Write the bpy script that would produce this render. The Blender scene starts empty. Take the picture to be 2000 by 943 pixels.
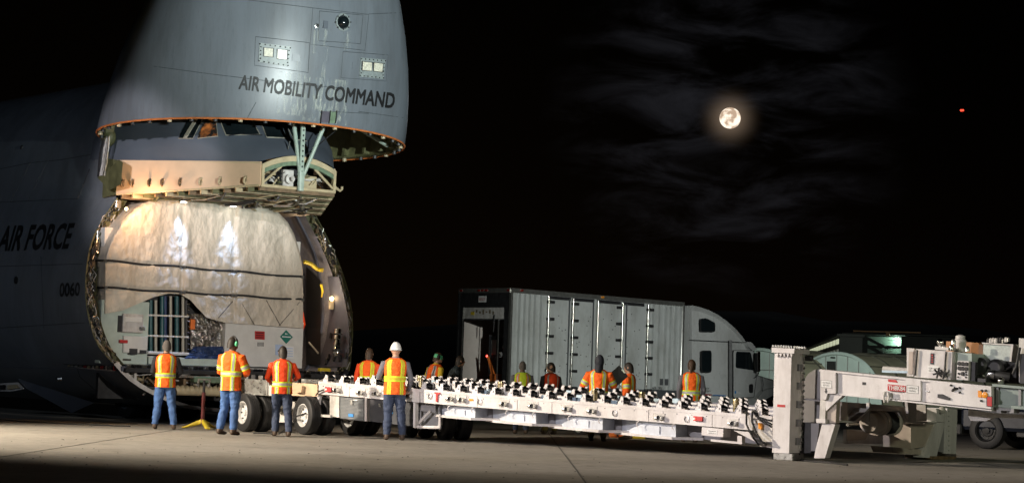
import bpy, math, random
from mathutils import Vector, Matrix, noise
from mathutils.bvhtree import BVHTree
R = math.radians
random.seed(7)
SC = bpy.context.scene
COL = SC.collection

# ------------------------------------------------------------------ camera
F, CX, CY, EYE, YH = 4400.0, 1000.0, 471.5, 1.25, 738.0
ROLL, PITCH = R(1.9), math.atan((YH - CY) / F)
_f = Vector((0, math.cos(PITCH), math.sin(PITCH)))
_u0 = Vector((0, -math.sin(PITCH), math.cos(PITCH)))
_r0 = Vector((1, 0, 0))
_r = _r0 * math.cos(ROLL) + _u0 * math.sin(ROLL)
_u = _u0 * math.cos(ROLL) - _r0 * math.sin(ROLL)
CAM = Vector((0, 0, EYE))
cd = bpy.data.cameras.new('camera')
cam = bpy.data.objects.new('camera', cd); COL.objects.link(cam)
cd.sensor_width = 36.0; cd.lens = F / 2000.0 * 36.0
cd.clip_start = 0.5; cd.clip_end = 9000
m3 = Matrix((_r, _u, -_f)).transposed()
cam.matrix_world = Matrix.Translation(CAM) @ m3.to_4x4()
SC.camera = cam
def ray(x, y): return _f + _r * ((x - CX) / F) + _u * (-(y - CY) / F)
def G(x, y, z=0.0):
    d = ray(x, y); return CAM + d * ((z - EYE) / d.z)
def atY(x, y, Y):
    d = ray(x, y); return CAM + d * (Y / d.y)

# ------------------------------------------------------------------ world
w = bpy.data.worlds.new('World'); SC.world = w; w.use_nodes = True
nt = w.node_tree; nt.nodes.clear()
def wn(t, **k):
    n = nt.nodes.new(t)
    for a, b in k.items(): setattr(n, a, b)
    return n
MOON = ray(1426, 231).normalized()
tc = wn('ShaderNodeTexCoord')
dot = wn('ShaderNodeVectorMath', operation='DOT_PRODUCT'); dot.inputs[1].default_value = MOON
nt.links.new(tc.outputs['Generated'], dot.inputs[0])
def wmap(src, a, b, c, d, sm='SMOOTHSTEP'):
    n = wn('ShaderNodeMapRange', interpolation_type=sm)
    n.inputs[1].default_value = a; n.inputs[2].default_value = b; n.inputs[3].default_value = c; n.inputs[4].default_value = d
    nt.links.new(src, n.inputs[0]); return n.outputs[0]
mp = wn('ShaderNodeMapping'); mp.inputs['Scale'].default_value = (14, 14, 44)
nt.links.new(tc.outputs['Generated'], mp.inputs[0])
nz = wn('ShaderNodeTexNoise'); nz.inputs['Scale'].default_value = 1.5; nz.inputs['Detail'].default_value = 7; nz.inputs['Roughness'].default_value = .58
nz.inputs['Distortion'].default_value = .6
nt.links.new(mp.outputs[0], nz.inputs['Vector'])
cl = wmap(nz.outputs['Fac'], .40, .80, 0, 1)
near = wmap(dot.outputs['Value'], .9962, .9999, 0, 1)      # clouds lit only close to the moon
def wmath(op, a, b):
    n = wn('ShaderNodeMath', operation=op)
    for i, s in enumerate((a, b)):
        if hasattr(s, 'is_linked'): nt.links.new(s, n.inputs[i])
        else: n.inputs[i].default_value = s
    return n.outputs[0]
aur = wmap(dot.outputs['Value'], .9998, 1.0, 0, 1, 'LINEAR')
c1 = wmath('MULTIPLY', wmath('MULTIPLY', cl, near), .015)
a1 = wmath('MULTIPLY', wmath('POWER', aur, 7.0), .16)
sky = wn('ShaderNodeTexSky'); sky.sky_type = 'NISHITA'; sky.sun_disc = False; sky.sun_elevation = R(6.3); sky.sun_rotation = R(-5.5)
def wcol(fac, col):
    n = wn('ShaderNodeVectorMath', operation='SCALE'); n.inputs[0].default_value = col; nt.links.new(fac, n.inputs['Scale']); return n.outputs[0]
def wadd(a, b):
    n = wn('ShaderNodeVectorMath', operation='ADD'); nt.links.new(a, n.inputs[0]); nt.links.new(b, n.inputs[1]); return n.outputs[0]
base = wn('ShaderNodeVectorMath', operation='SCALE'); base.inputs['Scale'].default_value = .00002
nt.links.new(sky.outputs[0], base.inputs[0])
sx = wn('ShaderNodeSeparateXYZ'); nt.links.new(tc.outputs['Generated'], sx.inputs[0])
glow = wmath('POWER', wmap(sx.outputs[2], .0, .20, 1, 0, 'LINEAR'), 2.0)      # faint town glow all along the horizon
tot = wadd(wcol(glow, (.0012, .0006, .0005)), wadd(wadd(base.outputs[0], wcol(c1, (.8, .82, 1.0))), wcol(a1, (1.0, .72, .5))))
bg = wn('ShaderNodeBackground'); bg.inputs[1].default_value = 1.0
nt.links.new(tot, bg.inputs[0])
wo = wn('ShaderNodeOutputWorld'); nt.links.new(bg.outputs[0], wo.inputs[0])

# ------------------------------------------------------------------ moonlight, floodlights, added fill, exposure
sd = bpy.data.lights.new('moonlight', 'SUN'); sd.energy = .012; sd.angle = R(.5); sd.color = (.9, .95, 1)
so = bpy.data.objects.new('moonlight', sd); COL.objects.link(so)
so.rotation_euler = MOON.to_track_quat('Z', 'Y').to_euler()
def spot(pos, aim, watts, half, col, blend=.5, rad=.25):
    d = bpy.data.lights.new('flood_or_fill_beam', 'SPOT'); d.energy = watts; d.spot_size = R(half * 2); d.spot_blend = blend
    d.color = col; d.shadow_soft_size = rad
    o = bpy.data.objects.new('flood_or_fill_beam', d); COL.objects.link(o)
    o.location = pos; o.rotation_euler = (Vector(aim) - Vector(pos)).to_track_quat('-Z', 'Y').to_euler()
WARM, COOL, NEUT = (1.0, .86, .68), (.86, 1.0, .95), (1.0, .935, .965)
LM = Vector((-21, 12, 10.0))      # light mast left of the camera, heads aimed along the trailer
spot(LM, (-6.0, 43, .0), 26000, 7.0, WARM, .7)
spot(LM, (1.0, 42.5, .4), 24000, 7.5, NEUT, .7)
spot(LM, (8.5, 39.0, .8), 23000, 8.0, NEUT, .7)
spot(LM, (-13, 52, 4.0), 6500, 10, (.72, .84, 1), 1.0)  # added ambient fill for the fuselage side, not a mast head
spot(LM, (-.5, 72, 2.6), 42000, 3.0, NEUT, .6)
spot((-19, 37, 8), (-4.5, 38.6, 0), 30000, 37, WARM, .9)     # low light cart beside the nose
RM = Vector((20, 6, 9.0))         # light mast right of the camera, heads aimed at the aircraft and the lorry
spot(RM - Vector((0, 0, 5)), (-3.4, 48.0, 9.0), 125000, 7.2, (.88, 1.0, .97), 1.0)
spot(RM, (-5.2, 49.5, 2.4), 46000, 4.6, (1, .93, .84), .8)
spot(RM, (4, 74, 2.6), 84000, 5.6, (.95, 1, .96), .8)
spot(RM, (6, 50, .0), 10000, 9, (.95, 1, .72), .9)
spot((14, 165, 11), (34, 203, 3), 42000, 40, (.9, 1, .85), 1.0)   # apron lamp by the hangars
SC.view_settings.view_transform = 'Standard'
SC.view_settings.look = 'None'
SC.view_settings.exposure = 0.0
SC.view_settings.gamma = 1.0

# ------------------------------------------------------------------ materials
MATS = {}
def mat(name, col, rough=.6, metal=0.0, var=.15, scale=6.0, bump=0.0, bscale=None, emit=None, estr=0, alpha=1.0, coat=0.0, spec=None, stretch=None, trans=0.0, grime=0.0, gscale=3.0, gstretch=(1, 1, .4)):
    if name in MATS: return MATS[name]
    m = bpy.data.materials.new(name); m.use_nodes = True; MATS[name] = m
    t = m.node_tree; b = t.nodes['Principled BSDF']
    b.inputs['Roughness'].default_value = rough; b.inputs['Metallic'].default_value = metal
    if coat: b.inputs['Coat Weight'].default_value = coat
    if spec is not None: b.inputs['Specular IOR Level'].default_value = spec
    if trans: b.inputs['Transmission Weight'].default_value = trans
    b.inputs['Alpha'].default_value = alpha
    tc = t.nodes.new('ShaderNodeTexCoord'); vec = tc.outputs['Object']
    if stretch:
        mpp = t.nodes.new('ShaderNodeMapping'); mpp.inputs['Scale'].default_value = stretch
        t.links.new(vec, mpp.inputs[0]); vec = mpp.outputs[0]
    n = t.nodes.new('ShaderNodeTexNoise'); n.inputs['Scale'].default_value = scale; n.inputs['Detail'].default_value = 6; n.inputs['Roughness'].default_value = .6
    t.links.new(vec, n.inputs['Vector'])
    r = t.nodes.new('ShaderNodeMapRange'); r.inputs[1].default_value = .3; r.inputs[2].default_value = .7
    r.inputs[3].default_value = 1 - var; r.inputs[4].default_value = 1 + var
    t.links.new(n.outputs['Fac'], r.inputs[0])
    sc = t.nodes.new('ShaderNodeVectorMath'); sc.operation = 'SCALE'; sc.inputs[0].default_value = col[:3]
    t.links.new(r.outputs[0], sc.inputs['Scale']); bc = sc.outputs[0]
    if grime:      # dirt with a shape of its own: runs, smears and scuffs
        gm = t.nodes.new('ShaderNodeMapping'); gm.inputs['Scale'].default_value = gstretch; t.links.new(tc.outputs['Object'], gm.inputs[0])
        for sc_, lo_, hi_ in ((gscale, .36, .56), (gscale * 5, .30, .44)):
            gn_ = t.nodes.new('ShaderNodeTexNoise'); gn_.inputs['Scale'].default_value = sc_; gn_.inputs['Detail'].default_value = 8; gn_.inputs['Roughness'].default_value = .7; t.links.new(gm.outputs[0], gn_.inputs['Vector'])
            gr = t.nodes.new('ShaderNodeMapRange'); gr.inputs[1].default_value = lo_; gr.inputs[2].default_value = hi_; gr.inputs[3].default_value = grime; gr.inputs[4].default_value = 0
            t.links.new(gn_.outputs['Fac'], gr.inputs[0]); gx = t.nodes.new('ShaderNodeMixRGB'); gx.inputs[2].default_value = (col[0] * .35, col[1] * .31, col[2] * .26, 1)
            t.links.new(gr.outputs[0], gx.inputs[0]); t.links.new(bc, gx.inputs[1]); bc = gx.outputs[0]
    t.links.new(bc, b.inputs['Base Color'])
    r2 = t.nodes.new('ShaderNodeMapRange'); r2.inputs[3].default_value = max(.02, rough - .12); r2.inputs[4].default_value = min(1, rough + .12)
    t.links.new(n.outputs['Fac'], r2.inputs[0]); t.links.new(r2.outputs[0], b.inputs['Roughness'])
    if bump:
        n2 = t.nodes.new('ShaderNodeTexNoise'); n2.inputs['Scale'].default_value = bscale or scale * 4; n2.inputs['Detail'].default_value = 4
        t.links.new(vec, n2.inputs['Vector'])
        bp = t.nodes.new('ShaderNodeBump'); bp.inputs['Strength'].default_value = bump; bp.inputs['Distance'].default_value = .05
        t.links.new(n2.outputs['Fac'], bp.inputs['Height']); t.links.new(bp.outputs[0], b.inputs['Normal'])
    if emit:
        b.inputs['Emission Color'].default_value = (*emit, 1); b.inputs['Emission Strength'].default_value = estr
    return m
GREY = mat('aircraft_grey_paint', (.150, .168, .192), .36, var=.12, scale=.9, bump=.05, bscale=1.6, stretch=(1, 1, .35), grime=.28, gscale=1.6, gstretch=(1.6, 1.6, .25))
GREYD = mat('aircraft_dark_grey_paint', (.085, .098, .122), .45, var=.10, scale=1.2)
LETTER = mat('black_marking_paint', (.012, .012, .013), .55, var=.3, scale=9)
OLIVE = mat('olive_primer', (.10, .10, .045), .55, var=.35, scale=5)
TAN = mat('tan_primer_bulkhead', (.60, .43, .29), .5, var=.06, scale=3)
TANP = mat('tan_primer_frame', (.46, .38, .24), .5, var=.18, scale=5)
GREENP = mat('green_primer', (.14, .20, .13), .5, var=.3, scale=9)
STRUT = mat('pale_green_strut_paint', (.36, .44, .38), .4, var=.12, scale=8)
BROWN = mat('brown_structure', (.17, .115, .065), .6, var=.5, scale=6)
ORANGE_SEAL = mat('orange_seal', (.55, .16, .04), .6, var=.2)
STEEL = mat('steel', (.55, .55, .53), .3, 1.0, var=.2, scale=12)
CHROME = mat('polished_steel', (.8, .78, .72), .14, 1.0, var=.1, scale=20)
DARK = mat('dark_metal', (.03, .03, .032), .5, .3, var=.4, scale=8)
BLACK = mat('black_rubber', (.014, .014, .015), .6, var=.3, scale=14)
ROLLER = mat('black_roller', (.012, .012, .013), .28, var=.3, scale=14)
WHITE = mat('white_trailer_paint', (.66, .635, .64), .38, var=.05, scale=2.2, bump=.01, grime=.35, gscale=2.2)
WHITED = mat('worn_white_paint', (.58, .56, .54), .45, var=.14, scale=7, grime=.45, gscale=4)
LBLUE = mat('pale_blue_plate', (.45, .58, .68), .35, var=.1, scale=8)
LINING = mat('grey_quilted_lining', (.24, .24, .28), .6, var=.2, scale=7, bump=.4, bscale=24)
LINING2 = mat('slate_door_frame', (.085, .09, .12), .5, var=.15, scale=5)
CLOTH = mat('off_white_tarpaulin', (.60, .54, .45), .55, var=.08, scale=1.6, bump=.9, bscale=5.5, stretch=(1.4, 1.4, .8), grime=.22, gscale=1.2)
CASEW = mat('container_white_enamel', (.66, .65, .62), .4, var=.08, scale=4)
CASEG = mat('container_pale_green_panel', (.48, .56, .50), .38, var=.12, scale=3)
TEAL = mat('teal_tube', (.02, .085, .095), .35, var=.3, scale=8)
CREAM = mat('cream_tube', (.42, .40, .33), .45, var=.1)
FOIL = mat('crinkled_foil', (.55, .52, .47), .18, 1.0, var=.4, scale=10, bump=1.0, bscale=16)
TARPB = mat('blue_tarpaulin', (.02, .04, .11), .5, var=.3, scale=6, bump=.6, bscale=9)
RED = mat('red_paint', (.45, .02, .02), .5, var=.15)
GREENS = mat('green_sign', (.01, .17, .13), .5, var=.1)
YELLOW = mat('yellow_paint', (.62, .47, .03), .5, var=.2)
ORANGE = mat('orange_paint', (.70, .17, .03), .5, var=.15)
AMBER = mat('amber_reflector', (.75, .28, .02), .3, var=.1)
TRUCKW = mat('lorry_white_paint', (.52, .53, .52), .3, var=.04, scale=1.5, coat=.3, grime=.25, gscale=1.2)
PANELW = mat('trailer_panel_paint', (.48, .50, .49), .42, var=.06, scale=1.8, grime=.35, gscale=1.4)
ALU = mat('aluminium_rail', (.62, .62, .58), .34, .9, var=.14, scale=8)
GLASS = mat('dark_window_glass', (.008, .012, .014), .06, var=.1, spec=.6)
CGLASS = mat('cockpit_glass', (.6, .65, .65), .03, var=.0, trans=1.0)
CRATE = mat('black_crate', (.018, .018, .02), .45, var=.3, scale=6)
PAPER = mat('paper_label', (.72, .72, .72), .7, var=.05)
PAPERB = mat('blue_notice', (.42, .52, .72), .6, var=.1)
CONC = None
SKIN = mat('skin', (.42, .24, .16), .55, var=.08, scale=20)
SKIND = mat('skin_brown', (.16, .085, .055), .55, var=.08, scale=20)
HAIR = mat('dark_hair', (.02, .014, .01), .6, var=.4, scale=30)
HAIRB = mat('brown_hair', (.05, .027, .014), .6, var=.4, scale=30)
DENIM = mat('blue_denim', (.050, .115, .29), .8, var=.3, scale=9, bump=.6, bscale=14, stretch=(1, 1, .6))
DENIMD = mat('dark_denim', (.03, .045, .09), .8, var=.2, scale=14, bump=.3, bscale=22)
KHAKI = mat('mustard_trousers', (.22, .16, .03), .8, var=.25, scale=12, bump=.35, bscale=22)
BOOT = mat('brown_boot', (.06, .038, .025), .6, var=.3, scale=14)
NAVY = mat('dark_jacket', (.018, .02, .028), .75, var=.25, scale=10, bump=.3, bscale=20)
GREYSH = mat('grey_sleeve', (.13, .13, .15), .8, var=.2, scale=10, bump=.3, bscale=20)
HIVIS = mat('hi_vis_orange', (.88, .125, .004), .75, var=.12, scale=7, bump=.8, bscale=11)
HIVISR = mat('hi_vis_red', (.75, .06, .006), .75, var=.10, scale=7, bump=.4, bscale=12)
LIME = mat('hi_vis_lime', (.62, .78, .03), .75, var=.08, scale=7)
LIMEV = mat('lime_vest', (.50, .66, .03), .75, var=.12, scale=7, bump=.4, bscale=12)
SILVER = mat('reflective_tape', (.40, .40, .38), .4, var=.15, scale=16)
YSHIRT = mat('yellow_sleeve', (.62, .46, .03), .75, var=.12, scale=8, bump=.3, bscale=18)
HATW = mat('white_hard_hat', (.65, .65, .63), .35, var=.05)
HATG = mat('green_headband', (.10, .55, .28), .5, var=.08)
WOOL = mat('grey_knit_cap', (.11, .10, .095), .9, var=.2, scale=30)
def lampmat(name, col, s): return mat(name, (.8, .8, .8), emit=col, estr=s)
LAMPW = lampmat('white_lamp', (1, .95, .85), 10)
LAMPO = lampmat('warm_lamp', (1, .62, .25), 22)
LAMPR = lampmat('red_lamp', (1, .05, .03), 5)
LAMPG = lampmat('green_white_lamp', (.75, 1, .85), 14)
WINLIT = lampmat('lit_window', (.85, .9, .6), .55)

# ------------------------------------------------------------------ mesh helpers
class MB:
    def __init__(s): s.v = []; s.f = []; s.m = []; s.mats = []; s.sm = False
    def mi(s, m):
        if m not in s.mats: s.mats.append(m)
        return s.mats.index(m)
    def add(s, vs, fs, m=None):
        o = len(s.v); s.v += [tuple(p) for p in vs]
        k = s.mi(m) if m else 0
        for f in fs: s.f.append([i + o for i in f]); s.m.append(k)
        return s
    def box(s, x0, x1, y0, y1, z0, z1, m=None):
        vs = [(x, y, z) for x in (x0, x1) for y in (y0, y1) for z in (z0, z1)]
        return s.add(vs, [(0, 1, 3, 2), (4, 6, 7, 5), (0, 4, 5, 1), (2, 3, 7, 6), (0, 2, 6, 4), (1, 5, 7, 3)], m)
    def bbox(s, x0, x1, y0, y1, z0, z1, b=.02, m=None):
        # bevelled box: every corner split in three
        vs = []; idx = {}
        for ix, x in enumerate((x0, x1)):
            for iy, y in enumerate((y0, y1)):
                for iz, z in enumerate((z0, z1)):
                    sx, sy, sz = (b if ix == 0 else -b), (b if iy == 0 else -b), (b if iz == 0 else -b)
                    for a, p in enumerate(((x, y + sy, z + sz), (x + sx, y, z + sz), (x + sx, y + sy, z))):
                        idx[ix, iy, iz, a] = len(vs); vs.append(p)
        fs = []
        for i in (0, 1):
            fs.append([idx[i, 0, 0, 0], idx[i, 1, 0, 0], idx[i, 1, 1, 0], idx[i, 0, 1, 0]])
            fs.append([idx[0, i, 0, 1], idx[1, i, 0, 1], idx[1, i, 1, 1], idx[0, i, 1, 1]])
            fs.append([idx[0, 0, i, 2], idx[1, 0, i, 2], idx[1, 1, i, 2], idx[0, 1, i, 2]])
        for i in (0, 1):
            for j in (0, 1):
                fs.append([idx[0, i, j, 1], idx[1, i, j, 1], idx[1, i, j, 2], idx[0, i, j, 2]])
                fs.append([idx[i, 0, j, 0], idx[i, 1, j, 0], idx[i, 1, j, 2], idx[i, 0, j, 2]])
                fs.append([idx[i, j, 0, 0], idx[i, j, 1, 0], idx[i, j, 1, 1], idx[i, j, 0, 1]])
                for k in (0, 1): fs.append([idx[i, j, k, 0], idx[i, j, k, 1], idx[i, j, k, 2]])
        return s.add(vs, fs, m)
    def tube(s, pts, r, n=8, m=None, cap=True, ref=None):
        # r: radius, list of radii or list of (rx, ry)
        pts = [Vector(p) for p in pts]; k = len(pts)
        rr = r if isinstance(r, (list, tuple)) else [r] * k
        vs = []; prev = None
        for i, p in enumerate(pts):
            t = (pts[min(i + 1, k - 1)] - pts[max(i - 1, 0)]).normalized()
            a = Vector(ref) if ref else (prev if prev is not None else (Vector((0, 0, 1)) if abs(t.z) < .9 else Vector((1, 0, 0))))
            b = t.cross(a)
            if b.length < 1e-6: b = t.cross(Vector((.3, .9, .1)))
            b.normalize(); a = b.cross(t).normalized(); prev = a
            q = rr[i]; qx, qy = (q if isinstance(q, (list, tuple)) else (q, q))
            for j in range(n):
                an = 2 * math.pi * j / n
                vs.append(p + b * (math.cos(an) * qx) + a * (math.sin(an) * qy))
        fs = []
        for i in range(k - 1):
            for j in range(n):
                fs.append((i * n + j, i * n + (j + 1) % n, (i + 1) * n + (j + 1) % n, (i + 1) * n + j))
        if cap: fs.append(list(range(n))[::-1]); fs.append([(k - 1) * n + j for j in range(n)])
        return s.add(vs, fs, m)
    def cyl(s, a, b, r, n=16, m=None): return s.tube([a, b], r, n, m)
    def lathe(s, prof, n=20, m=None, M=None, close=True):
        # prof: (r, h) along local z, transformed by M
        M = M or Matrix(); vs = []
        for r, h in prof:
            for j in range(n):
                an = 2 * math.pi * j / n; vs.append(M @ Vector((r * math.cos(an), r * math.sin(an), h)))
        fs = []; k = len(prof)
        for i in range(k - 1):
            for j in range(n): fs.append((i * n + j, i * n + (j + 1) % n, (i + 1) * n + (j + 1) % n, (i + 1) * n + j))
        if close: fs.append(list(range(n))[::-1]); fs.append([(k - 1) * n + j for j in range(n)])
        return s.add(vs, fs, m)
    def prism(s, poly, d0, d1, fn, m=None):
        # polygon of 2D points, fn(a, b, d) -> 3D
        n = len(poly); vs = [fn(a, b, d0) for a, b in poly] + [fn(a, b, d1) for a, b in poly]
        fs = [list(range(n)), list(range(2 * n - 1, n - 1, -1))] + [(i, i + n, (i + 1) % n + n, (i + 1) % n) for i in range(n)]
        return s.add(vs, fs, m)
    def grid(s, rows, m=None, closed=False):
        n = len(rows[0]); vs = [p for r_ in rows for p in r_]; fs = []
        for i in range(len(rows) - 1):
            for j in range(n if closed else n - 1):
                fs.append((i * n + j, i * n + (j + 1) % n, (i + 1) * n + (j + 1) % n, (i + 1) * n + j))
        return s.add(vs, fs, m)
    def sphere(s, c, r, nu=14, nv=9, m=None, keep=None):
        c = Vector(c); rx, ry, rz = r if isinstance(r, (list, tuple)) else (r, r, r); rows = []
        for i in range(nv + 1):
            t = math.pi * i / nv
            rows.append([c + Vector((rx * math.sin(t) * math.cos(2 * math.pi * j / nu), ry * math.sin(t) * math.sin(2 * math.pi * j / nu), rz * math.cos(t))) for j in range(nu)])
        return s.grid(rows, m, True)
    def build(s, name, m=None, parent=None, smooth=False, kind=None, label=None, fix=True):
        me = bpy.data.meshes.new(name); me.from_pydata(s.v, [], s.f)
        for q in (s.mats or [m]): me.materials.append(q)
        if s.mats: me.polygons.foreach_set('material_index', s.m)
        if fix:
            import bmesh
            b = bmesh.new(); b.from_mesh(me); bmesh.ops.recalc_face_normals(b, faces=b.faces); b.to_mesh(me); b.free()
        if smooth: smoothen(me)
        return link(name, me, parent, kind, label)
def smoothen(me, ang=40):
    me.polygons.foreach_set('use_smooth', [True] * len(me.polygons))
    try: me.set_sharp_from_angle(angle=R(ang))
    except Exception: pass
def link(name, me, parent=None, kind=None, label=None):
    o = bpy.data.objects.new(name, me); COL.objects.link(o)
    if parent: o.parent = parent
    if kind: o['kind'] = kind
    if label: o['label'] = label
    return o
def thing(name, label, cat, M=None, group=None):
    o = bpy.data.objects.new(name, None); COL.objects.link(o); o.empty_display_size = .2
    if M is not None: o.matrix_world = M
    return tag(o, label, cat, group)
def tag(o, label, cat, group=None):
    o['label'] = label; o['category'] = cat
    if group: o['group'] = group
    return o
def dup(src, parent, M=None):
    c = src.copy(); COL.objects.link(c); c.parent = parent
    if M is not None: c.matrix_basis = M
    for ch in [q for q in bpy.data.objects if q.parent == src]: dup(ch, c)
    return c
def B(name, m, parent, x0, x1, y0, y1, z0, z1, bev=0, kind=None, label=None):
    q = MB()
    if bev: q.bbox(x0, x1, y0, y1, z0, z1, bev)
    else: q.box(x0, x1, y0, y1, z0, z1)
    return q.build(name, m, parent, kind=kind, label=label)
def T(name, m, parent, pts, r, n=8): return MB().tube(pts, r, n).build(name, m, parent, smooth=True)

def frame(origin, ang):   # local x points to (sin a, -cos a): right and towards the camera
    return Matrix.Translation(origin) @ Matrix.Rotation(ang - math.pi / 2, 4, 'Z')
class Plane:
    """photo pixel -> local coordinates on a plane of a thing"""
    def __init__(s, M): s.M = M; s.I = M.inverted(); s.c = s.I @ CAM; s.R3 = s.I.to_3x3()
    def hit(s, x, y, axis, val):
        d = s.R3 @ ray(x, y); t = (val - s.c[axis]) / d[axis]; return s.c + d * t
    def ax(s, x, y, v=0): return s.hit(x, y, 0, v)
    def ay(s, x, y, v=0): return s.hit(x, y, 1, v)
    def az(s, x, y, v=0): return s.hit(x, y, 2, v)
def bvh_of(o):
    me = o.data; M = o.matrix_world if not o.parent else o.parent.matrix_world @ o.matrix_basis
    return BVHTree.FromPolygons([M @ v.co for v in me.vertices], [list(p.vertices) for p in me.polygons])
def lerp(a, b, t): return a + (b - a) * t
def quad(c, s, t):
    (x0, y0), (x1, y1), (x2, y2), (x3, y3) = c     # tl tr br bl
    xa, ya = lerp(x0, x1, s), lerp(y0, y1, s); xb, yb = lerp(x3, x2, s), lerp(y3, y2, s)
    return lerp(xa, xb, t), lerp(ya, yb, t)
def on_surface(bvh, inv, x, y, off):
    d = ray(x, y).normalized(); p, n, i, dist = bvh.ray_cast(CAM, d)
    if p is None: return None
    if n.dot(d) > 0: n = -n
    return inv @ (p + n * off)
def patch(name, bvh, parent, corners, m, off=.012, nx=6, ny=4, label=None, edge=True):
    """thin plate that follows the surface under a photo quadrilateral"""
    inv = parent_matrix(parent).inverted(); top = []; bot = []
    for j in range(ny + 1):
        ra, rb = [], []
        for i in range(nx + 1):
            x, y = quad(corners, i / nx, j / ny)
            a = on_surface(bvh, inv, x, y, off); b = on_surface(bvh, inv, x, y, -.01)
            if a is None: return None
            ra.append(a); rb.append(b)
        top.append(ra); bot.append(rb)
    q = MB(); q.grid(top)
    ring = [top[0][i] for i in range(nx + 1)] + [top[j][nx] for j in range(1, ny + 1)] + [top[ny][i] for i in range(nx - 1, -1, -1)] + [top[j][0] for j in range(ny - 1, 0, -1)]
    ring2 = [bot[0][i] for i in range(nx + 1)] + [bot[j][nx] for j in range(1, ny + 1)] + [bot[ny][i] for i in range(nx - 1, -1, -1)] + [bot[j][0] for j in range(ny - 1, 0, -1)]
    q.grid([ring, ring2], closed=True)
    return q.build(name, m, parent, label=label, smooth=True)
def parent_matrix(o):
    M = o.matrix_basis.copy()
    while o.parent: o = o.parent; M = o.matrix_basis @ M
    return M
def text_mesh(s, bold=.0):
    cu = bpy.data.curves.new('t', 'FONT'); cu.body = s; cu.size = 1; cu.resolution_u = 3
    o = bpy.data.objects.new('t', cu); COL.objects.link(o)
    me = bpy.data.meshes.new_from_object(o.evaluated_get(bpy.context.evaluated_depsgraph_get()))
    bpy.data.objects.remove(o); bpy.data.curves.remove(cu)
    return me
def text_quads(s, bold, cuts=1):
    import bmesh
    me = text_mesh(s, bold); b = bmesh.new(); b.from_mesh(me); bpy.data.meshes.remove(me)
    if cuts:
        xm = max(v.co.x for v in b.verts)
        for k in range(1, int(xm / .16) + 1): bmesh.ops.bisect_plane(b, geom=b.verts[:] + b.edges[:] + b.faces[:], plane_co=(k * .16, 0, 0), plane_no=(1, 0, 0))
        for k in range(-1, 6): bmesh.ops.bisect_plane(b, geom=b.verts[:] + b.edges[:] + b.faces[:], plane_co=(0, k * .16 + .01, 0), plane_no=(0, 1, 0))
    b.verts.ensure_lookup_table()
    xs = [v.co.x for v in b.verts]; ys = [v.co.y for v in b.verts]
    x0, x1, y0, y1 = min(xs), max(xs), min(ys), max(ys)
    vs = [((v.co.x - x0) / (x1 - x0), 1 - (v.co.y - y0) / (y1 - y0)) for v in b.verts]
    b.verts.index_update(); fs = [[v.index for v in f.verts] for f in b.faces]; b.free()
    return vs, fs
def decal(name, s, bvh, parent, corners, m, off=.008, bold=.02, cuts=2):
    vs, fs = text_quads(s, bold, cuts); inv = parent_matrix(parent).inverted(); q = MB()
    for k, (dx, dy) in enumerate(((-1, -1), (1, -1), (-1, 1), (1, 1))):      # four slightly shifted prints make the strokes heavier
        out = []
        for a, b in vs:
            p = on_surface(bvh, inv, *quad(corners, a + dx * bold / len(s), b + dy * bold), off + .001 * k)
            if p is None: return None
            out.append(p)
        q.add(out, fs)
    return q.build(name, m, parent, fix=False)
def flat_text(name, s, parent, p0, px, py, m, bold=.0):
    """text on a plane: p0 bottom-left, px / py full width / height vectors"""
    vs, fs = text_quads(s, bold, 0); p0, px, py = Vector(p0), Vector(px), Vector(py)
    nn = px.cross(py).normalized(); q = MB()
    for k, dx in enumerate((-1, 1) if bold else (0,)): q.add([p0 + px * (a + dx * bold / len(s)) + py * (1 - b) + nn * .0008 * k for a, b in vs], fs)
    return q.build(name, m, parent, fix=False)

# ================================================================== SETTING
def concrete():
    m = bpy.data.materials.new('apron_concrete'); m.use_nodes = True; t = m.node_tree; b = t.nodes['Principled BSDF']
    tc = t.nodes.new('ShaderNodeTexCoord')
    def nse(s, d=6, r=.6):
        n = t.nodes.new('ShaderNodeTexNoise'); n.inputs['Scale'].default_value = s; n.inputs['Detail'].default_value = d; n.inputs['Roughness'].default_value = r
        t.links.new(tc.outputs['Object'], n.inputs['Vector']); return n.outputs['Fac']
    def ramp(f, a, b_, c0, c1):
        n = t.nodes.new('ShaderNodeValToRGB'); n.color_ramp.elements[0].position = a; n.color_ramp.elements[1].position = b_
        n.color_ramp.elements[0].color = (*c0, 1); n.color_ramp.elements[1].color = (*c1, 1); t.links.new(f, n.inputs[0]); return n.outputs[0]
    def mul(a, b_):
        n = t.nodes.new('ShaderNodeMixRGB'); n.blend_type = 'MULTIPLY'; n.inputs[0].default_value = 1; t.links.new(a, n.inputs[1]); t.links.new(b_, n.inputs[2]); return n.outputs[0]
    c = ramp(nse(.35), .35, .65, (.27, .25, .22), (.36, .335, .29))
    c = mul(c, ramp(nse(5, 8, .75), .35, .6, (.72, .72, .72), (1, 1, 1)))
    c = mul(c, ramp(nse(1.3, 5, .7), .30, .42, (.55, .53, .5), (1, 1, 1)))
    c = mul(c, ramp(nse(60, 3), .3, .7, (.85, .85, .85), (1, 1, 1)))
    t.links.new(c, b.inputs['Base Color']); b.inputs['Roughness'].default_value = .8
    bp = t.nodes.new('ShaderNodeBump'); bp.inputs['Strength'].default_value = .35; bp.inputs['Distance'].default_value = .01
    t.links.new(nse(30, 6, .7), bp.inputs['Height']); t.links.new(bp.outputs[0], b.inputs['Normal'])
    return m
CONC = concrete()
JOINT = mat('joint_sealant', (.10, .095, .085), .8, var=.4, scale=3)
GRASS = mat('dark_hill_scrub', (.02, .022, .015), .9, var=.4, scale=.05)
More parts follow.
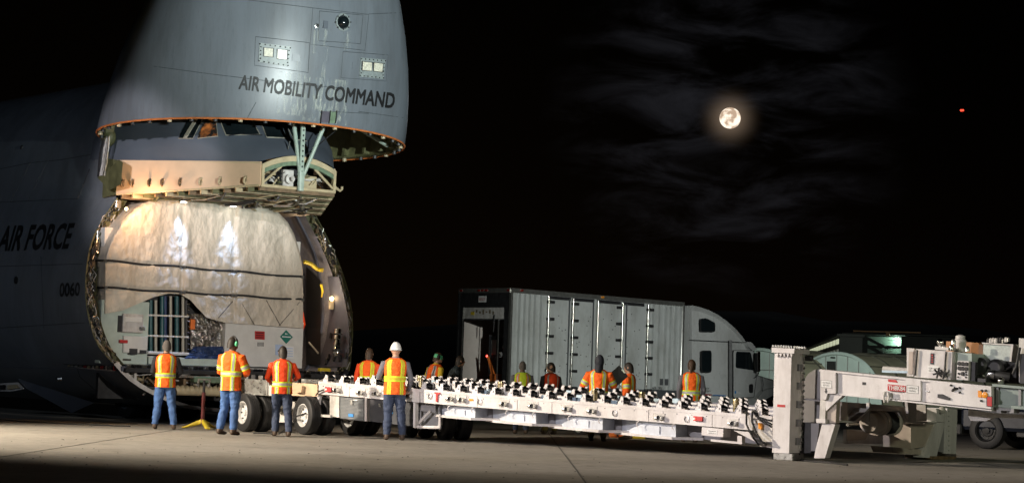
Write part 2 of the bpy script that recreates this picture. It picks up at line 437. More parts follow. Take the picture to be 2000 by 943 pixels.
q = MB(); q.add([(-2500, -200, 0), (2500, -200, 0), (2500, 4000, 0), (-2500, 4000, 0)], [(0, 1, 2, 3)])
apron = q.build('apron', CONC, kind='structure')
for k, y in enumerate((22, 29.6, 37.2, 44.8, 52.4, 60, 67.6, 75.2)):
    q = MB(); n = 40
    q.grid([[(-40 + 80 * i / n, y - .012 + .004 * noise.noise((i, k, 0)) + (-40 + 80 * i / n) * -.03, .004) for i in range(n + 1)],
            [(-40 + 80 * i / n, y + .012 + .006 * noise.noise((i, k, 5)) + (-40 + 80 * i / n) * -.03, .004) for i in range(n + 1)]])
    q.build('slab_joint', JOINT, apron)
for k in range(9):
    x = -30 + 7.6 * k
    q = MB(); q.box(x - .011 + .6, x + .011 + .6, 20, 80, .002, .0045); q.build('slab_joint', JOINT, apron)
# crumbs of rubber and grit
q = MB()
for i in range(260):
    px, py = random.uniform(0, 2000), 835 + random.random() ** .7 * 100
    p = G(px, py + (px - 1000) * .02)
    if p.y < 24 or p.y > 60: continue
    r = random.uniform(.004, .013); a = random.random() * 3
    q.add([p + Vector((r * 1.6 * math.cos(a + j * 1.57) , r * math.sin(a + j * 1.57), .001)) for j in range(4)] + [p + Vector((0, 0, r * .8))], [(0, 1, 4), (1, 2, 4), (2, 3, 4), (3, 0, 4)])
q.build('grit', DARK, apron, kind='stuff')
# low dark hill on the skyline
rows = []
for j in range(9):
    r_ = []
    for i in range(61):
        x = -700 + 1600 * i / 60; y = 640 + 110 * j
        h = max(0, 26 * math.exp(-((x - 130) / 260) ** 2) + 13 * noise.noise((x * .006, 3, 0)) + 6 * noise.noise((x * .03, y * .01, 0)) + 8) * math.sin(math.pi * j / 8)
        r_.append((x, y, h - .3))
    rows.append(r_)
q = MB(); q.grid(rows); q.build('hill', GRASS, smooth=True, kind='structure')

# ================================================================== CARGO AIRCRAFT
AM = frame((-6.72, 52.03, 0), R(38))
air = thing('cargo_aircraft', 'huge grey cargo aircraft with its nose visor raised and cargo bay open', 'aircraft', AM)
AP = Plane(AM)
def crom(pts, n):
    """resample a polyline smoothly to n points by arc length"""
    P = [Vector(p) for p in pts]; d = []
    for i in range(len(P) - 1):
        p0, p1, p2, p3 = P[max(i - 1, 0)], P[i], P[i + 1], P[min(i + 2, len(P) - 1)]
        for k in range(12):
            t = k / 12
            d.append(.5 * ((2 * p1) + (p2 - p0) * t + (2 * p0 - 5 * p1 + 4 * p2 - p3) * t * t + (3 * p1 - p0 - 3 * p2 + p3) * t ** 3))
    d.append(P[-1]); L = [0]
    for a, b in zip(d, d[1:]): L.append(L[-1] + (b - a).length)
    out = []; k = 0
    for i in range(n):
        s = L[-1] * i / (n - 1)
        while k < len(L) - 2 and L[k + 1] < s: k += 1
        f = (s - L[k]) / max(1e-9, L[k + 1] - L[k]); out.append(d[k].lerp(d[k + 1], min(1, max(0, f))))
    return out
def full(half):   # half contour keel..crown (v>0) -> closed contour starboard (v<0) first
    return [Vector((p.x, -p.y, p.z)) for p in half] + half[-2:0:-1]
RINGH = crom([(1.15, 0, .26), (1.12, 1.3, .34), (1.05, 2.15, .6), (.95, 2.75, .92), (.85, 3.13, 1.3), (.55, 3.37, 1.7), (.33, 3.53, 2.4), (.13, 3.5, 3.2), (-.1, 3.23, 4.1), (-.15, 2.66, 5.0),
              (-.42, 2.8, 5.45), (-.6, 2.72, 6.3), (-.65, 2.35, 7.0), (-.7, 1.5, 7.7), (-.75, 0, 8.1)], 49)
BODYH = crom([(0, 0, .30), (0, 1.2, .38), (0, 2.1, .62), (0, 2.85, 1.05), (0, 3.36, 1.6), (0, 3.64, 2.4), (0, 3.7, 3.2), (0, 3.55, 4.0), (0, 3.25, 4.7), (0, 3.0, 5.3), (0, 2.85, 6.0), (0, 2.6, 6.7), (0, 2.1, 7.4), (0, 1.3, 8.0), (0, 0, 8.3)], 49)
rows = []
for t, k in ((0, 0), (.25, .35), (.6, .75), (1, 1)):
    h = []
    for a, b in zip(RINGH, BODYH):
        b2 = Vector((-2.2, b.y, b.z)); p = a.lerp(b2, t); p.y = lerp(a.y, b.y, k); p.z = lerp(a.z, b.z, k); h.append(p)
    rows.append(full(h))
for u in (-5, -9, -14, -22): rows.append(full([Vector((u, b.y, b.z + (.0 if u > -15 else .3))) for b in BODYH]))
q = MB(); q.grid(rows, closed=True)
fus = q.build('fuselage', GREY, air, smooth=True)
FB = bvh_of(fus)
# visor
VH, VU0, VRU, VRV, VL = 6.45, 1.2, 3.2, 3.58, .26
def vis(an, h, inset=0.0):
    s = max(0.0, 1 - (max(h, 0) / 6.8) ** 1.7) ** .7
    u = VU0 + VL * h + math.cos(an) * max(.01, VRU * s - inset); v = math.sin(an) * max(.01, VRV * s - inset)
    return Vector((u, v, VH + .04 * (u - 1.4) - .01 * v + h))
VHS = [0, .06, .25, .6, 1.1, 1.7, 2.4, 3.1, 3.8, 4.5, 5.2, 5.8, 6.3, 6.6, 6.76, 6.8]
NA = 72
q = MB(); q.grid([[vis(2 * math.pi * j / NA, h) for j in range(NA)] for h in VHS], closed=True)
visor = q.build('visor', GREY, air, smooth=True, label='raised nose visor pointing upward')
VB = bvh_of(visor)
q = MB(); q.grid([[vis(2 * math.pi * j / NA, h, .16) for j in range(NA)] for h in [0.02] + VHS[3:11]], closed=True)
q.build('visor_lining', OLIVE, visor, smooth=True)
q = MB(); q.grid([[vis(2 * math.pi * j / NA, .0, .005) for j in range(NA)], [vis(2 * math.pi * j / NA, .015, .17) for j in range(NA)]], closed=True)
q.build('visor_rim', OLIVE, visor)
q = MB(); q.tube([vis(2 * math.pi * j / 96, -.004, .0) for j in range(97)], .022, 6)
q.build('visor_seal', ORANGE_SEAL, visor, smooth=True)
for j in range(28):
    a = 2 * math.pi * j / 28 + .1
    q = MB()
    q.grid([[vis(a - .012, h, .17) for h in (.05, .5, 1, 1.6)], [vis(a - .012, h, .34) for h in (.05, .5, 1, 1.6)], [vis(a + .012, h, .34) for h in (.05, .5, 1, 1.6)], [vis(a + .012, h, .17) for h in (.05, .5, 1, 1.6)]])
    q.build('visor_rib', OLIVE, visor)
for j in range(40):
    a = 2 * math.pi * j / 40 + .05; p = vis(a, .0, .09)
    MB().lathe([(.02, -.06), (.05, -.06), (.05, .03), (.03, .05)], 8, M=Matrix.Translation(p)).build('visor_latch', TANP if j % 3 == 0 else DARK, visor)
def vp(name, c, m, off=.012, nx=6, ny=4, par=None): return patch(name, VB, par or visor, c, m, off, nx, ny)
FRM = mat('light_housing_plate', (.24, .27, .27), .4, var=.2, scale=14)
LL = mat('landing_light_lens', (.66, .63, .52), .25, var=.3, scale=22)
for c, ls, box in (([(507, 84), (568, 92), (563, 131), (505, 122)], [((516, 94), (533, 111)), ((542, 97), (560, 116))], ((571, 105), (586, 120))),
                   ([(704, 113), (752, 117), (748, 155), (701, 150)], [((707, 121), (724, 138)), ((729, 123), (745, 140))], ((688, 122), (700, 136)))):
    pl = vp('landing_light_plate', c, FRM, .02)
    for (x0, y0), (x1, y1) in ls:
        rec = vp('light_frame', [(x0 - 2, y0 - 1), (x1 + 2, y0 + 1), (x1 + 1, y1 + 2), (x0 - 2, y1)], DARK, .028, 2, 2, pl)
        vp('landing_light', [(x0, y0), (x1, y0 + 2), (x1 - 1, y1 + 1), (x0 - 1, y1 - 1)], LL, .04, 2, 2, pl)
    for k in range(22):
        s, t_ = [(i / 6, 0.06) for i in range(7)][k] if k < 7 else ([(i / 6, .94) for i in range(7)][k - 7] if k < 14 else ((.03, (k - 13) / 5) if k < 18 else (.97, (k - 17) / 5)))
        x, y = quad(c, .02 + .96 * s, t_); p = on_surface(VB, AM.inverted(), x, y, .024)
        MB().sphere(p, .016, 6, 4).build('bolt', DARK, pl)
    (x0, y0), (x1, y1) = box; vp('access_cover', [(x0, y0), (x1, y0 + 2), (x1 - 1, y1 + 1), (x0 - 1, y1 - 1)], GREY, .012, 2, 2)
    MB()
def seam(pts, par, bvh, r=.007, m=None, n=8):
    inv = AM.inverted(); out = []
    for (x0, y0), (x1, y1) in zip(pts, pts[1:]):
        for k in range(n):
            p = on_surface(bvh, inv, lerp(x0, x1, k / n), lerp(y0, y1, k / n), .0)
            if p: out.append(p)
    p = on_surface(bvh, inv, *pts[-1], .0)
    if p: out.append(p)
    if len(out) > 1: return T('panel_seam', m or DARK, par, out, r, 5)
SEAM = mat('seam_line', (.05, .055, .06), .6, var=.3)
for pts in ([(499, 72), (605, 84), (602, 142), (497, 128), (499, 72)], [(670, 101), (758, 108), (754, 159), (666, 152), (670, 101)], [(611, 16), (720, 29), (713, 99), (606, 87), (611, 16)],
            [(624, 22), (709, 30), (704, 86), (622, 80), (624, 22)], [(480, 0), (611, 16)], [(720, 28), (790, 25)], [(300, 130), (420, 146), (560, 163), (660, 172)], [(645, 218), (720, 222)], [(700, 218), (800, 232)], [(500, 200), (480, 236)]):
    seam(pts, visor, VB, .006, SEAM)
tx = decal('lettering', 'AIR MOBILITY COMMAND', VB, visor, [(470, 147), (772, 183), (768, 212), (466, 174)], LETTER, .006, .035, 3)
inv = AM.inverted()
def on_normal(bvh, x, y):
    d = ray(x, y).normalized(); p, n, i, ds = bvh.ray_cast(CAM, d)
    if n.dot(d) > 0: n = -n
    return inv @ p, (inv.to_3x3() @ n).normalized()
def lathe_on(name, bvh, x, y, prof, m, par, n=20, sm=True):
    p, nn = on_normal(bvh, x, y); M = Matrix.Translation(p) @ nn.to_track_quat('Z', 'Y').to_matrix().to_4x4()
    return MB().lathe(prof, n, M=M).build(name, m, par, smooth=sm)
dm = lathe_on('camera_housing', VB, 669, 44, [(.19, -.02), (.19, .025), (.155, .03), (.15, .0)], FRM, visor)
lathe_on('camera_dome', VB, 669, 44, [(.145, 0), (.14, .05), (.11, .10), (.06, .13), (.01, .14)], GLASS, visor)
for k in range(8):
    a = 2 * math.pi * k / 8; lathe_on('bolt', VB, 669 + 14.4 * math.cos(a), 44 + 14.4 * math.sin(a), [(.018, .0), (.018, .035), (.008, .04)], DARK, dm, 8)
lathe_on('drain_ring', VB, 619, 51, [(.05, -.02), (.05, .015), (.03, .02), (.025, -.01)], STEEL, visor, 12)
lathe_on('drain_hole', VB, 619, 51, [(.024, 0), (.02, .012)], BLACK, visor, 10)
vp('scoop', [(632, 41), (640, 42), (639, 56), (630, 55)], GREYD, .03, 2, 4)
PURP = mat('faded_purple_hatch', (.085, .075, .10), .5, var=.2)
hh = vp('hatch', [(628, 217), (643, 218), (641, 240), (624, 239)], PURP, .02, 3, 3)
vp('hatch', [(644, 218), (656, 219), (654, 241), (642, 240)], GREENP, .02, 3, 3)
for x in (626, 643, 655): T('hatch_rail', DARK, visor, [on_surface(VB, inv, x + 1.5, 216, .03), on_surface(VB, inv, x - 1.5, 241, .03)], .012, 5)
# dried runs of fluid below the drains, their shine put into the colour
def fluid_shine():
    m = bpy.data.materials.new('fluid_run_shine'); m.use_nodes = True; t = m.node_tree; b = t.nodes['Principled BSDF']
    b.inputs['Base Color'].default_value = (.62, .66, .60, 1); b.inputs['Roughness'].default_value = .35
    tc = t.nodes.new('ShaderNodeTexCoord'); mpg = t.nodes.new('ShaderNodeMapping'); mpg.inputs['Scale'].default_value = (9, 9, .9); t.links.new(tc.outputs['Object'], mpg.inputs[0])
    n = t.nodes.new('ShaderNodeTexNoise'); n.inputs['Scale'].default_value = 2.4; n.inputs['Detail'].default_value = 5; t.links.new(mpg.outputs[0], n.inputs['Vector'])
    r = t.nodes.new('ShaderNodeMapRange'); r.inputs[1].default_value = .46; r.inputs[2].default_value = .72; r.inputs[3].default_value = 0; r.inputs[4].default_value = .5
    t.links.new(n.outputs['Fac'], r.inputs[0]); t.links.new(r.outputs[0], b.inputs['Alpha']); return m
RUN_SHINE = fluid_shine()
def shine_streak(c):
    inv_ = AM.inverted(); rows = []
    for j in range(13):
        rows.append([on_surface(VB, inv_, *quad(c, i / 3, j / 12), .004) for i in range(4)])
    q = MB(); q.grid(rows); q.build('fluid_shine_streak', RUN_SHINE, visor, smooth=True, fix=False)
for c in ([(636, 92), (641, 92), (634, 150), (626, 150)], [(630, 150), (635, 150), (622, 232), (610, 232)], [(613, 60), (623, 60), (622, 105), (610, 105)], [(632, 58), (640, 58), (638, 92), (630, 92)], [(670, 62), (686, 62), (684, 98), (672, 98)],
          [(575, 112), (588, 112), (585, 170), (572, 170)], [(545, 140), (600, 146), (590, 228), (540, 222)], [(600, 150), (680, 158), (676, 245), (590, 234)]): shine_streak(c)
# --- flight deck nose below the visor
def ringN(pts, n=61): return crom(pts, n)
def mir(h): return [Vector(p) for p in h] + [Vector((p[0], -p[1], p[2])) for p in h[::-1] if abs(p[1]) > 1e-6]
TOP0 = mir([(-1.2, -2.85, 5.9), (-.1, -2.75, 5.84), (.8, -2.3, 5.80), (1.6, -1.86, 5.79), (2.4, -1.42, 5.78), (3.05, -1.04, 5.77), (3.22, -.8, 5.84), (3.24, -.4, 5.94), (3.24, 0, 5.97)])
SILL = mir([(-1.2, -2.78, 6.3), (-.2, -2.55, 6.3), (.6, -2.3, 6.3), (1.3, -2.05, 6.31), (1.9, -1.7, 6.33), (2.3, -1.2, 6.38), (2.45, -.8, 6.42), (2.52, -.4, 6.45), (2.54, 0, 6.46)])
WTOP = mir([(-1.2, -2.4, 7.1), (-.2, -2.15, 7.1), (.4, -1.95, 7.1), (1.0, -1.75, 7.1), (1.5, -1.45, 7.1), (1.8, -1.05, 7.1), (1.95, -.7, 7.1), (2.0, -.35, 7.1), (2.0, 0, 7.1)])
ROOF = mir([(-1.2, -1.0, 7.75), (-.2, -.9, 7.7), (.2, -.8, 7.65), (.5, -.7, 7.6), (.8, -.5, 7.55), (1.0, -.4, 7.5), (1.1, -.3, 7.48), (1.15, -.1, 7.46), (1.15, 0, 7.46)])
SILL2 = [Vector(a).lerp(Vector(b), .10) + Vector((.0, 0, -.02)) for a, b in zip(SILL, WTOP)]
q = MB(); q.grid([ringN(TOP0), ringN([Vector(a).lerp(Vector(b), .5) + Vector((.05, 0, .03)) for a, b in zip(TOP0, SILL)]), ringN(SILL), ringN(WTOP), ringN(ROOF)])
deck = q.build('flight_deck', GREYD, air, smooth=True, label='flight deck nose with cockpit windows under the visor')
DB = bvh_of(deck)
COCK = bpy.data.materials.new('lit_cockpit_interior'); COCK.use_nodes = True
t = COCK.node_tree; b = t.nodes['Principled BSDF']; b.inputs['Base Color'].default_value = (.02, .02, .02, 1); b.inputs['Roughness'].default_value = .1
n = t.nodes.new('ShaderNodeTexNoise'); n.inputs['Scale'].default_value = 5; n.inputs['Detail'].default_value = 3; tc = t.nodes.new('ShaderNodeTexCoord'); t.links.new(tc.outputs['Object'], n.inputs['Vector'])
rp = t.nodes.new('ShaderNodeValToRGB'); rp.color_ramp.elements[0].position = .45; rp.color_ramp.elements[0].color = (.002, .001, .0, 1); rp.color_ramp.elements[1].position = .68; rp.color_ramp.elements[1].color = (.55, .17, .03, 1)
t.links.new(n.outputs['Fac'], rp.inputs[0]); t.links.new(rp.outputs[0], b.inputs['Emission Color']); b.inputs['Emission Strength'].default_value = .7
WFR = mat('window_frame_tan', (.33, .30, .24), .5, var=.2)
for k, c in enumerate(([(372, 228), (398, 228), (377, 270), (350, 270)], [(403, 230), (421, 230), (425, 266), (387, 270)], [(429, 231), (491, 236), (506, 263), (442, 264)], [(510, 240), (543, 243), (560, 270), (521, 268)], [(560, 246), (584, 250), (598, 276), (573, 272)])):
    cx, cy = sum(p[0] for p in c) / 4, sum(p[1] for p in c) / 4
    fr = patch('window', DB, deck, [(cx + (x - cx) * 1.06, cy + (y - cy) * 1.06) for x, y in c], WFR, .012, 4, 4)
    patch('pane', DB, fr, c, COCK if k == 1 else GLASS, .022, 4, 4)
patch('window_post', DB, deck, [(385, 228), (391, 228), (366, 270), (359, 270)], WFR, .04, 2, 6)
T('wiper', DARK, deck, [on_surface(DB, inv, 449, 268, .05), on_surface(DB, inv, 470, 266, .06), on_surface(DB, inv, 512, 268, .05)], .012, 5)
T('probe', STEEL, deck, [on_surface(DB, inv, 562, 292, .0), on_surface(DB, inv, 562, 286, .15)], .014, 6)
# --- shelf (visor attachment bulkhead) below the flight deck
def wall_quad(a0, a1, b1, b0, nm, m, par, off=0): 
    q = MB(); A, B_, C_, D_ = [Vector(p) for p in (a0, a1, b1, b0)]
    n_ = (B_ - A).cross(D_ - A).normalized() * .05
    q.add([A, B_, C_, D_, A + n_, B_ + n_, C_ + n_, D_ + n_], [(0, 1, 2, 3), (7, 6, 5, 4), (0, 4, 5, 1), (1, 5, 6, 2), (2, 6, 7, 3), (3, 7, 4, 0)])
    return q.build(nm, m, par)
for sg in (-1, 1):
    wall_quad((-.02, sg * 2.72, 5.06), (3.2, sg * .96, 5.25), (3.2, sg * .96, 5.77), (-.02, sg * 2.72, 5.83), 'bulkhead_panel', TAN, air)
    wall_quad((-.5, sg * 2.8, 5.0), (-.02, sg * 2.72, 5.06), (-.02, sg * 2.72, 5.83), (-.5, sg * 2.8, 5.9), 'bulkhead_panel', OLIVE, air)
dirw = Vector((3.22, 1.76, .1)).normalized(); nw = Vector((dirw.y, -dirw.x, 0)).normalized()
def shelf_pt(px, py, off=.0):
    # on the starboard bulkhead panel
    A = Vector((-.02, -2.72, 5.06)); d = AP.R3 @ ray(px, py); n_ = nw; t_ = (n_.dot(A - AP.c) + off) / n_.dot(d); return AP.c + d * t_
for i, x in enumerate((243, 262, 295, 320, 355, 395, 433, 482)):
    p = shelf_pt(x, 358 - (x - 243) * .026, .0); q = MB()
    q.bbox(-.05, .05, -.02, .05, -.05, .10, .012); q.tube([(0, .05, .06), (0, .12, .03), (0, .13, -.05), (0, .08, -.09), (0, .04, -.06)], .022, 6)
    M = Matrix.Translation(p) @ Matrix.Rotation(math.atan2(dirw.y, dirw.x) + math.pi, 4, 'Z')
    q.v = [tuple(M @ Vector(v)) for v in q.v]; q.build('latch_hook', TANP if i > 4 else BROWN, air, smooth=True)
for x0, x1, y0, y1 in ((258, 266, 330, 365), (283, 291, 332, 350), (365, 367, 326, 360), (395, 397, 325, 359), (440, 441, 322, 357)):
    a, b_ = shelf_pt((x0 + x1) / 2, y0, .012), shelf_pt((x0 + x1) / 2, y1, .012)
    T('stiffener', TANP, air, [a, b_], .014, 5)
T('panel_lip', TANP, air, [(-.02, -2.74, 5.8), (3.2, -.99, 5.745)], .03, 6)
T('panel_lip', TANP, air, [(-.02, -2.74, 5.07), (3.2, -.99, 5.26)], .035, 6)
# underside
q = MB(); q.add([(-.5, -2.7, 5.02), (-.02, -2.70, 5.05), (3.2, -.95, 5.24), (3.2, .95, 5.24), (-.02, 2.70, 5.05), (-.5, 2.7, 5.02), (-1.5, 2.4, 5.2), (-1.5, -2.4, 5.2)], [(0, 1, 2, 3, 4, 5, 6, 7)])
q.build('shelf_underside', BROWN, air)
def shw(u): return 2.7 - (u + .02) / 3.22 * 1.75
for i in range(13):
    u = .05 + 3.1 * i / 12; hw = shw(u); z = 5.05 + .19 * u / 3.2
    q = MB(); q.box(u - .03, u + .03, -hw, hw, z - .09, z); q.build('shelf_rib', (BROWN, TANP, OLIVE)[i % 3], air)
for i in range(26):
    u0 = random.uniform(0, 2.0); u1 = u0 + random.uniform(.5, 1.2); v0 = random.uniform(-1, 1) * shw(u1); v1 = v0 + random.uniform(-.4, .4)
    T('conduit', random.choice([TANP, STEEL, OLIVE, WHITED, DARK]), air, [(u0, v0, 4.95 + .19 * u0 / 3.2), ((u0 + u1) / 2, v0, 4.93 + .06 * u0), (u1, v1, 4.96 + .19 * u1 / 3.2)], random.uniform(.012, .03), 6)
# front bay with arch
def arch(v): return 5.70 + .25 * (1 - (v / .97) ** 2)
q = MB()
q.grid([[(3.24, -.97 + 1.94 * i / 20, arch(-.97 + 1.94 * i / 20) + .02) for i in range(21)], [(3.24, -.97 + 1.94 * i / 20, arch(-.97 + 1.94 * i / 20) - .10) for i in range(21)], [(3.05, -.97 + 1.94 * i / 20, arch(-.97 + 1.94 * i / 20) - .10) for i in range(21)]])
q.build('bay_arch', TANP, air, smooth=True)
q = MB(); q.grid([[(3.235, -.95 + 1.9 * i / 20, arch(-.97 + 1.94 * i / 20) - .10) for i in range(21)], [(3.235, -.95 + 1.9 * i / 20, arch(-.97 + 1.94 * i / 20) - .19) for i in range(21)], [(3.15, -.95 + 1.9 * i / 20, arch(-.97 + 1.94 * i / 20) - .19) for i in range(21)]])
q.build('bay_arch', GREENP, air, smooth=True)
B('bay_back', DARK, air, 2.3, 2.34, -.95, .95, 5.24, 5.9)
B('bay_sill', TANP, air, 3.12, 3.24, -.97, .97, 5.22, 5.29, .01)
for v in (-.97, .9): B('bay_post', TANP, air, 3.14, 3.245, v, v + .07, 5.25, 5.72, .01)
T('bay_brace', TANP, air, [(3.2, -.9, 5.33), (3.2, -.42, 5.75)], .03, 6)
T('bay_brace', TANP, air, [(3.2, .9, 5.33), (3.2, .42, 5.72)], .03, 6)
B('actuator_plate', WHITED, air, 3.0, 3.1, -.34, -.06, 5.28, 5.66, .01)
MB().lathe([(.11, 0), (.11, .08), (.05, .1), (.05, .2)], 14, M=Matrix.Translation((3.1, -.2, 5.45)) @ Matrix.Rotation(R(90), 4, 'Y')).build('actuator_hub', WHITED, air, smooth=True)
B('avionics_box', TANP, air, 2.8, 3.0, .25, .62, 5.3, 5.58, .015)
for i in range(34):
    v = random.uniform(-.85, .85); z = random.uniform(5.32, 5.62)
    T('hydraulic_line', random.choice([STEEL, TANP, BROWN, WHITED, DARK, OLIVE]), air, [(random.uniform(2.9, 3.15), v, z), (random.uniform(2.9, 3.15), v + random.uniform(-.2, .2), z + random.uniform(-.12, .12)), (random.uniform(2.8, 3.1), v + random.uniform(-.3, .3), z + random.uniform(-.15, .15))], random.uniform(.008, .022), 6)
T('lock_hook', TANP, air, [(3.05, .99, 5.42), (3.1, 1.06, 5.36), (3.12, 1.16, 5.30), (3.1, 1.22, 5.34), (3.1, 1.22, 5.40)], .03, 6)
# struts that hold the visor up
T('strut_post', STRUT, air, [(3.3, 0, 5.2), (3.3, 0, 5.62)], [(.075, .06), (.09, .07)], 8)
q = MB(); q.bbox(3.27, 3.33, -.055, .055, 5.5, 6.95, .012); pb = q.build('strut_bar', STRUT, air)
for k in range(11): MB().cyl((3.328, 0, 5.62 + .115 * k), (3.338, 0, 5.62 + .115 * k), .022, 8).build('bar_hole', BLACK, pb)
T('strut_tube', STRUT, air, [(3.3, -.03, 5.55), (3.05, -.12, 6.9)], [.042, .055], 10)
T('strut_tube', STRUT, air, [(3.3, .06, 5.55), (3.62, .45, 6.9)], [.042, .05], 10)
T('visor_brace', STRUT, visor, [(3.6, .75, 6.9), (2.6, 2.75, 6.5)], [.05, .05], 8)
T('hinge_cable', DARK, air, [(3.3, .1, 6.0), (3.4, .8, 6.6)], .012, 5)
# hinge linkage at the starboard shoulder
def hz(px, py, v): return AP.ay(px, py, v)
ln = MB(); ln.tube([hz(197, 345, -2.9), hz(201, 300, -2.85), hz(210, 262, -2.8)], .09, 8); ln.build('hinge_arm', DARK, air, smooth=True)
for k in range(7):
    T('hinge_hose', random.choice([STEEL, TANP, WHITED]), air, [hz(195 + k * 1.6, 343, -2.98), hz(199 + k * 1.7 + random.uniform(-3, 3), 318, -3.0), hz(203 + k * 1.2 + random.uniform(-3, 3), 290, -2.95), hz(208 + k, 266, -2.9)], .010, 5)
q = MB(); q.sphere(hz(212, 268, -2.75), (.2, .16, .22), 12, 8); q.build('hinge_fitting', OLIVE, air, smooth=True)
q = MB(); q.prism([(190, 347), (208, 335), (232, 312), (240, 318), (236, 360), (214, 372)], -2.95, -2.7, lambda x, y, d: hz(x, y, d)); q.build('shoulder_fairing', OLIVE, air)
T('hinge_stay', YELLOW, air, [hz(233, 318, -2.78), hz(231, 340, -2.8), hz(222, 352, -2.82)], [.03, .05, .02], 6)
# --- opening ring: frame with wiring, lining, floor
INH = crom([(.80, 2.80, 1.26), (.52, 3.05, 1.7), (.30, 3.22, 2.4), (.10, 3.19, 3.2), (-.13, 2.92, 4.1), (-.18, 2.38, 4.95), (-.25, 1.7, 5.2), (-.3, 0, 5.25)], 40)
OUTH = crom([(.85, 3.13, 1.3), (.55, 3.37, 1.7), (.33, 3.53, 2.4), (.13, 3.5, 3.2), (-.1, 3.23, 4.1), (-.15, 2.66, 5.0)], 30)
IN2 = crom([(.80, 2.80, 1.26), (.52, 3.05, 1.7), (.30, 3.22, 2.4), (.10, 3.19, 3.2), (-.13, 2.92, 4.1), (-.18, 2.38, 4.95)], 30)
def sgn(p, s): return Vector((p.x, p.y * s, p.z))
for s in (-1, 1):
    q = MB(); q.grid([[sgn(p, s) + Vector((.0, 0, 0)) for p in OUTH], [sgn(a.lerp(b_, .12), s) + Vector((.01, 0, 0)) for a, b_ in zip(OUTH, IN2)], [sgn(a.lerp(b_, .2), s) + Vector((-.10, 0, 0)) for a, b_ in zip(OUTH, IN2)],
                      [sgn(a.lerp(b_, .85), s) + Vector((-.10, 0, 0)) for a, b_ in zip(OUTH, IN2)], [sgn(p, s) for p in IN2]])
    fr = q.build('opening_frame', OLIVE, air, smooth=True)
    qs = MB()
    for k in range(150):
        i0 = random.randrange(0, 25); L_ = random.randrange(2, 6); pts = []; o = random.uniform(.2, .85)
        for i in range(i0, min(29, i0 + L_) + 1):
            o2 = min(.98, max(.05, o + random.uniform(-.28, .28))); pts.append(sgn(OUTH[i].lerp(IN2[i], o2), s) + Vector((random.uniform(-.06, .05), 0, random.uniform(-.04, .04))))
        if len(pts) > 1: qs.tube(pts, random.uniform(.006, .016), 4, random.choice([STEEL, WHITED, DARK, DARK, BLACK, OLIVE, TANP, BROWN]))
    qs.build('wiring', None, air, kind='stuff')
    for k in range(16):
        i = 1 + int(k * 27 / 15); p = sgn(OUTH[i].lerp(IN2[i], random.uniform(.3, .7)), s)
        q = MB(); r_ = random.uniform(.035, .07); q.bbox(p.x - .06, p.x + .03, p.y - r_, p.y + r_, p.z - r_ * 1.4, p.z + r_ * 1.4, .012); q.build('junction_box', random.choice([DARK, OLIVE, STEEL, BROWN]), air)
    # lining
    q = MB(); q.grid([[sgn(p, s) for p in IN2]] + [[Vector((u, p.y * s, p.z)) for p in IN2] for u in (-1, -2, -3.5, -5, -7, -9)])
    q.build('bay_lining', LINING, air, smooth=True)
    for u in (-.5, -1.2, -1.9, -2.6, -3.3, -4.2):
        q = MB(); q.grid([[Vector((u, p.y * s, p.z)) for p in IN2], [Vector((u, (p.y - .05) * s, p.z)) for p in IN2], [Vector((u - .1, (p.y - .05) * s, p.z)) for p in IN2], [Vector((u - .1, p.y * s, p.z)) for p in IN2]]); q.build('bay_frame', LINING2, air, smooth=True)
q = MB(); q.grid([[(u, -2.4 + 4.8 * i / 8, 5.2) for i in range(9)] for u in (-9, -.3)]); q.build('bay_ceiling', LINING2, air)
B('bay_end', DARK, air, -9.1, -9, -3.3, 3.3, 1.0, 5.3)
B('cargo_floor', LINING2, air, -9, .95, -2.95, 2.95, 1.12, 1.23)
# roller strip along the sill
q = MB(); q.bbox(.955, 1.05, -2.9, 2.9, 1.10, 1.20, .01); q.build('sill_beam', DARK, air)
for i in range(44):
    v = -2.8 + 5.6 * i / 43; MB().cyl((.99, v - .045, 1.235), (.99, v + .045, 1.235), .035, 8).build('sill_roller', ROLLER if i % 3 else STEEL, air)
# port wall: slate door frame with oval slots, lamp, bottle, orange bracket
def pw(px, py, off=0.0):   # point on the port lining by photo pixel
    d = AP.R3 @ ray(px, py); best = None
    for k in range(400):
        t_ = 46 + k * .03; p = AP.c + d * t_
        if p.y > 0:
            hw = None
            for a, b_ in zip(IN2, IN2[1:]):
                if a.z <= p.z <= b_.z: hw = lerp(a.y, b_.y, (p.z - a.z) / (b_.z - a.z)); break
            if hw is not None and p.y >= hw - off: return p
    return AP.ay(px, py, 3.0 - off)
q = MB()
lo = [(618, 716), (628, 690), (637, 660), (643, 620), (645, 580), (640, 540)]; hi = [(684, 716), (687, 690), (689, 660), (686, 620), (678, 580), (668, 540)]
q.grid([[pw(x, y, .03) for x, y in lo], [pw(lerp(a[0], b_[0], .5), a[1], .06) for a, b_ in zip(lo, hi)], [pw(x - 6, y, .03) for x, y in hi]]); q.build('door_surround', LINING2, air, smooth=True)
for x, y in ((641, 697), (652, 699), (664, 700), (675, 694), (636, 706), (645, 655), (683, 665)):
    a, b_ = pw(x, y + 5, .10), pw(x + 2, y - 5, .10); MB().tube([a, b_], [(.03, .035), (.03, .035)], 8).build('lightening_hole', BLACK, air, smooth=True)
c0, c1 = pw(657, 696, .2), pw(661, 640, .2)
q = MB(); q.tube([c0, c0.lerp(c1, .08), c0.lerp(c1, .1), c0.lerp(c1, .45), c0.lerp(c1, .47), c0.lerp(c1, .55), c0.lerp(c1, .57), c0.lerp(c1, .92), c1], [.05, .085, .095, .095, .075, .075, .095, .095, .04], 12); q.build('pressure_bottle', CHROME, air, smooth=True)
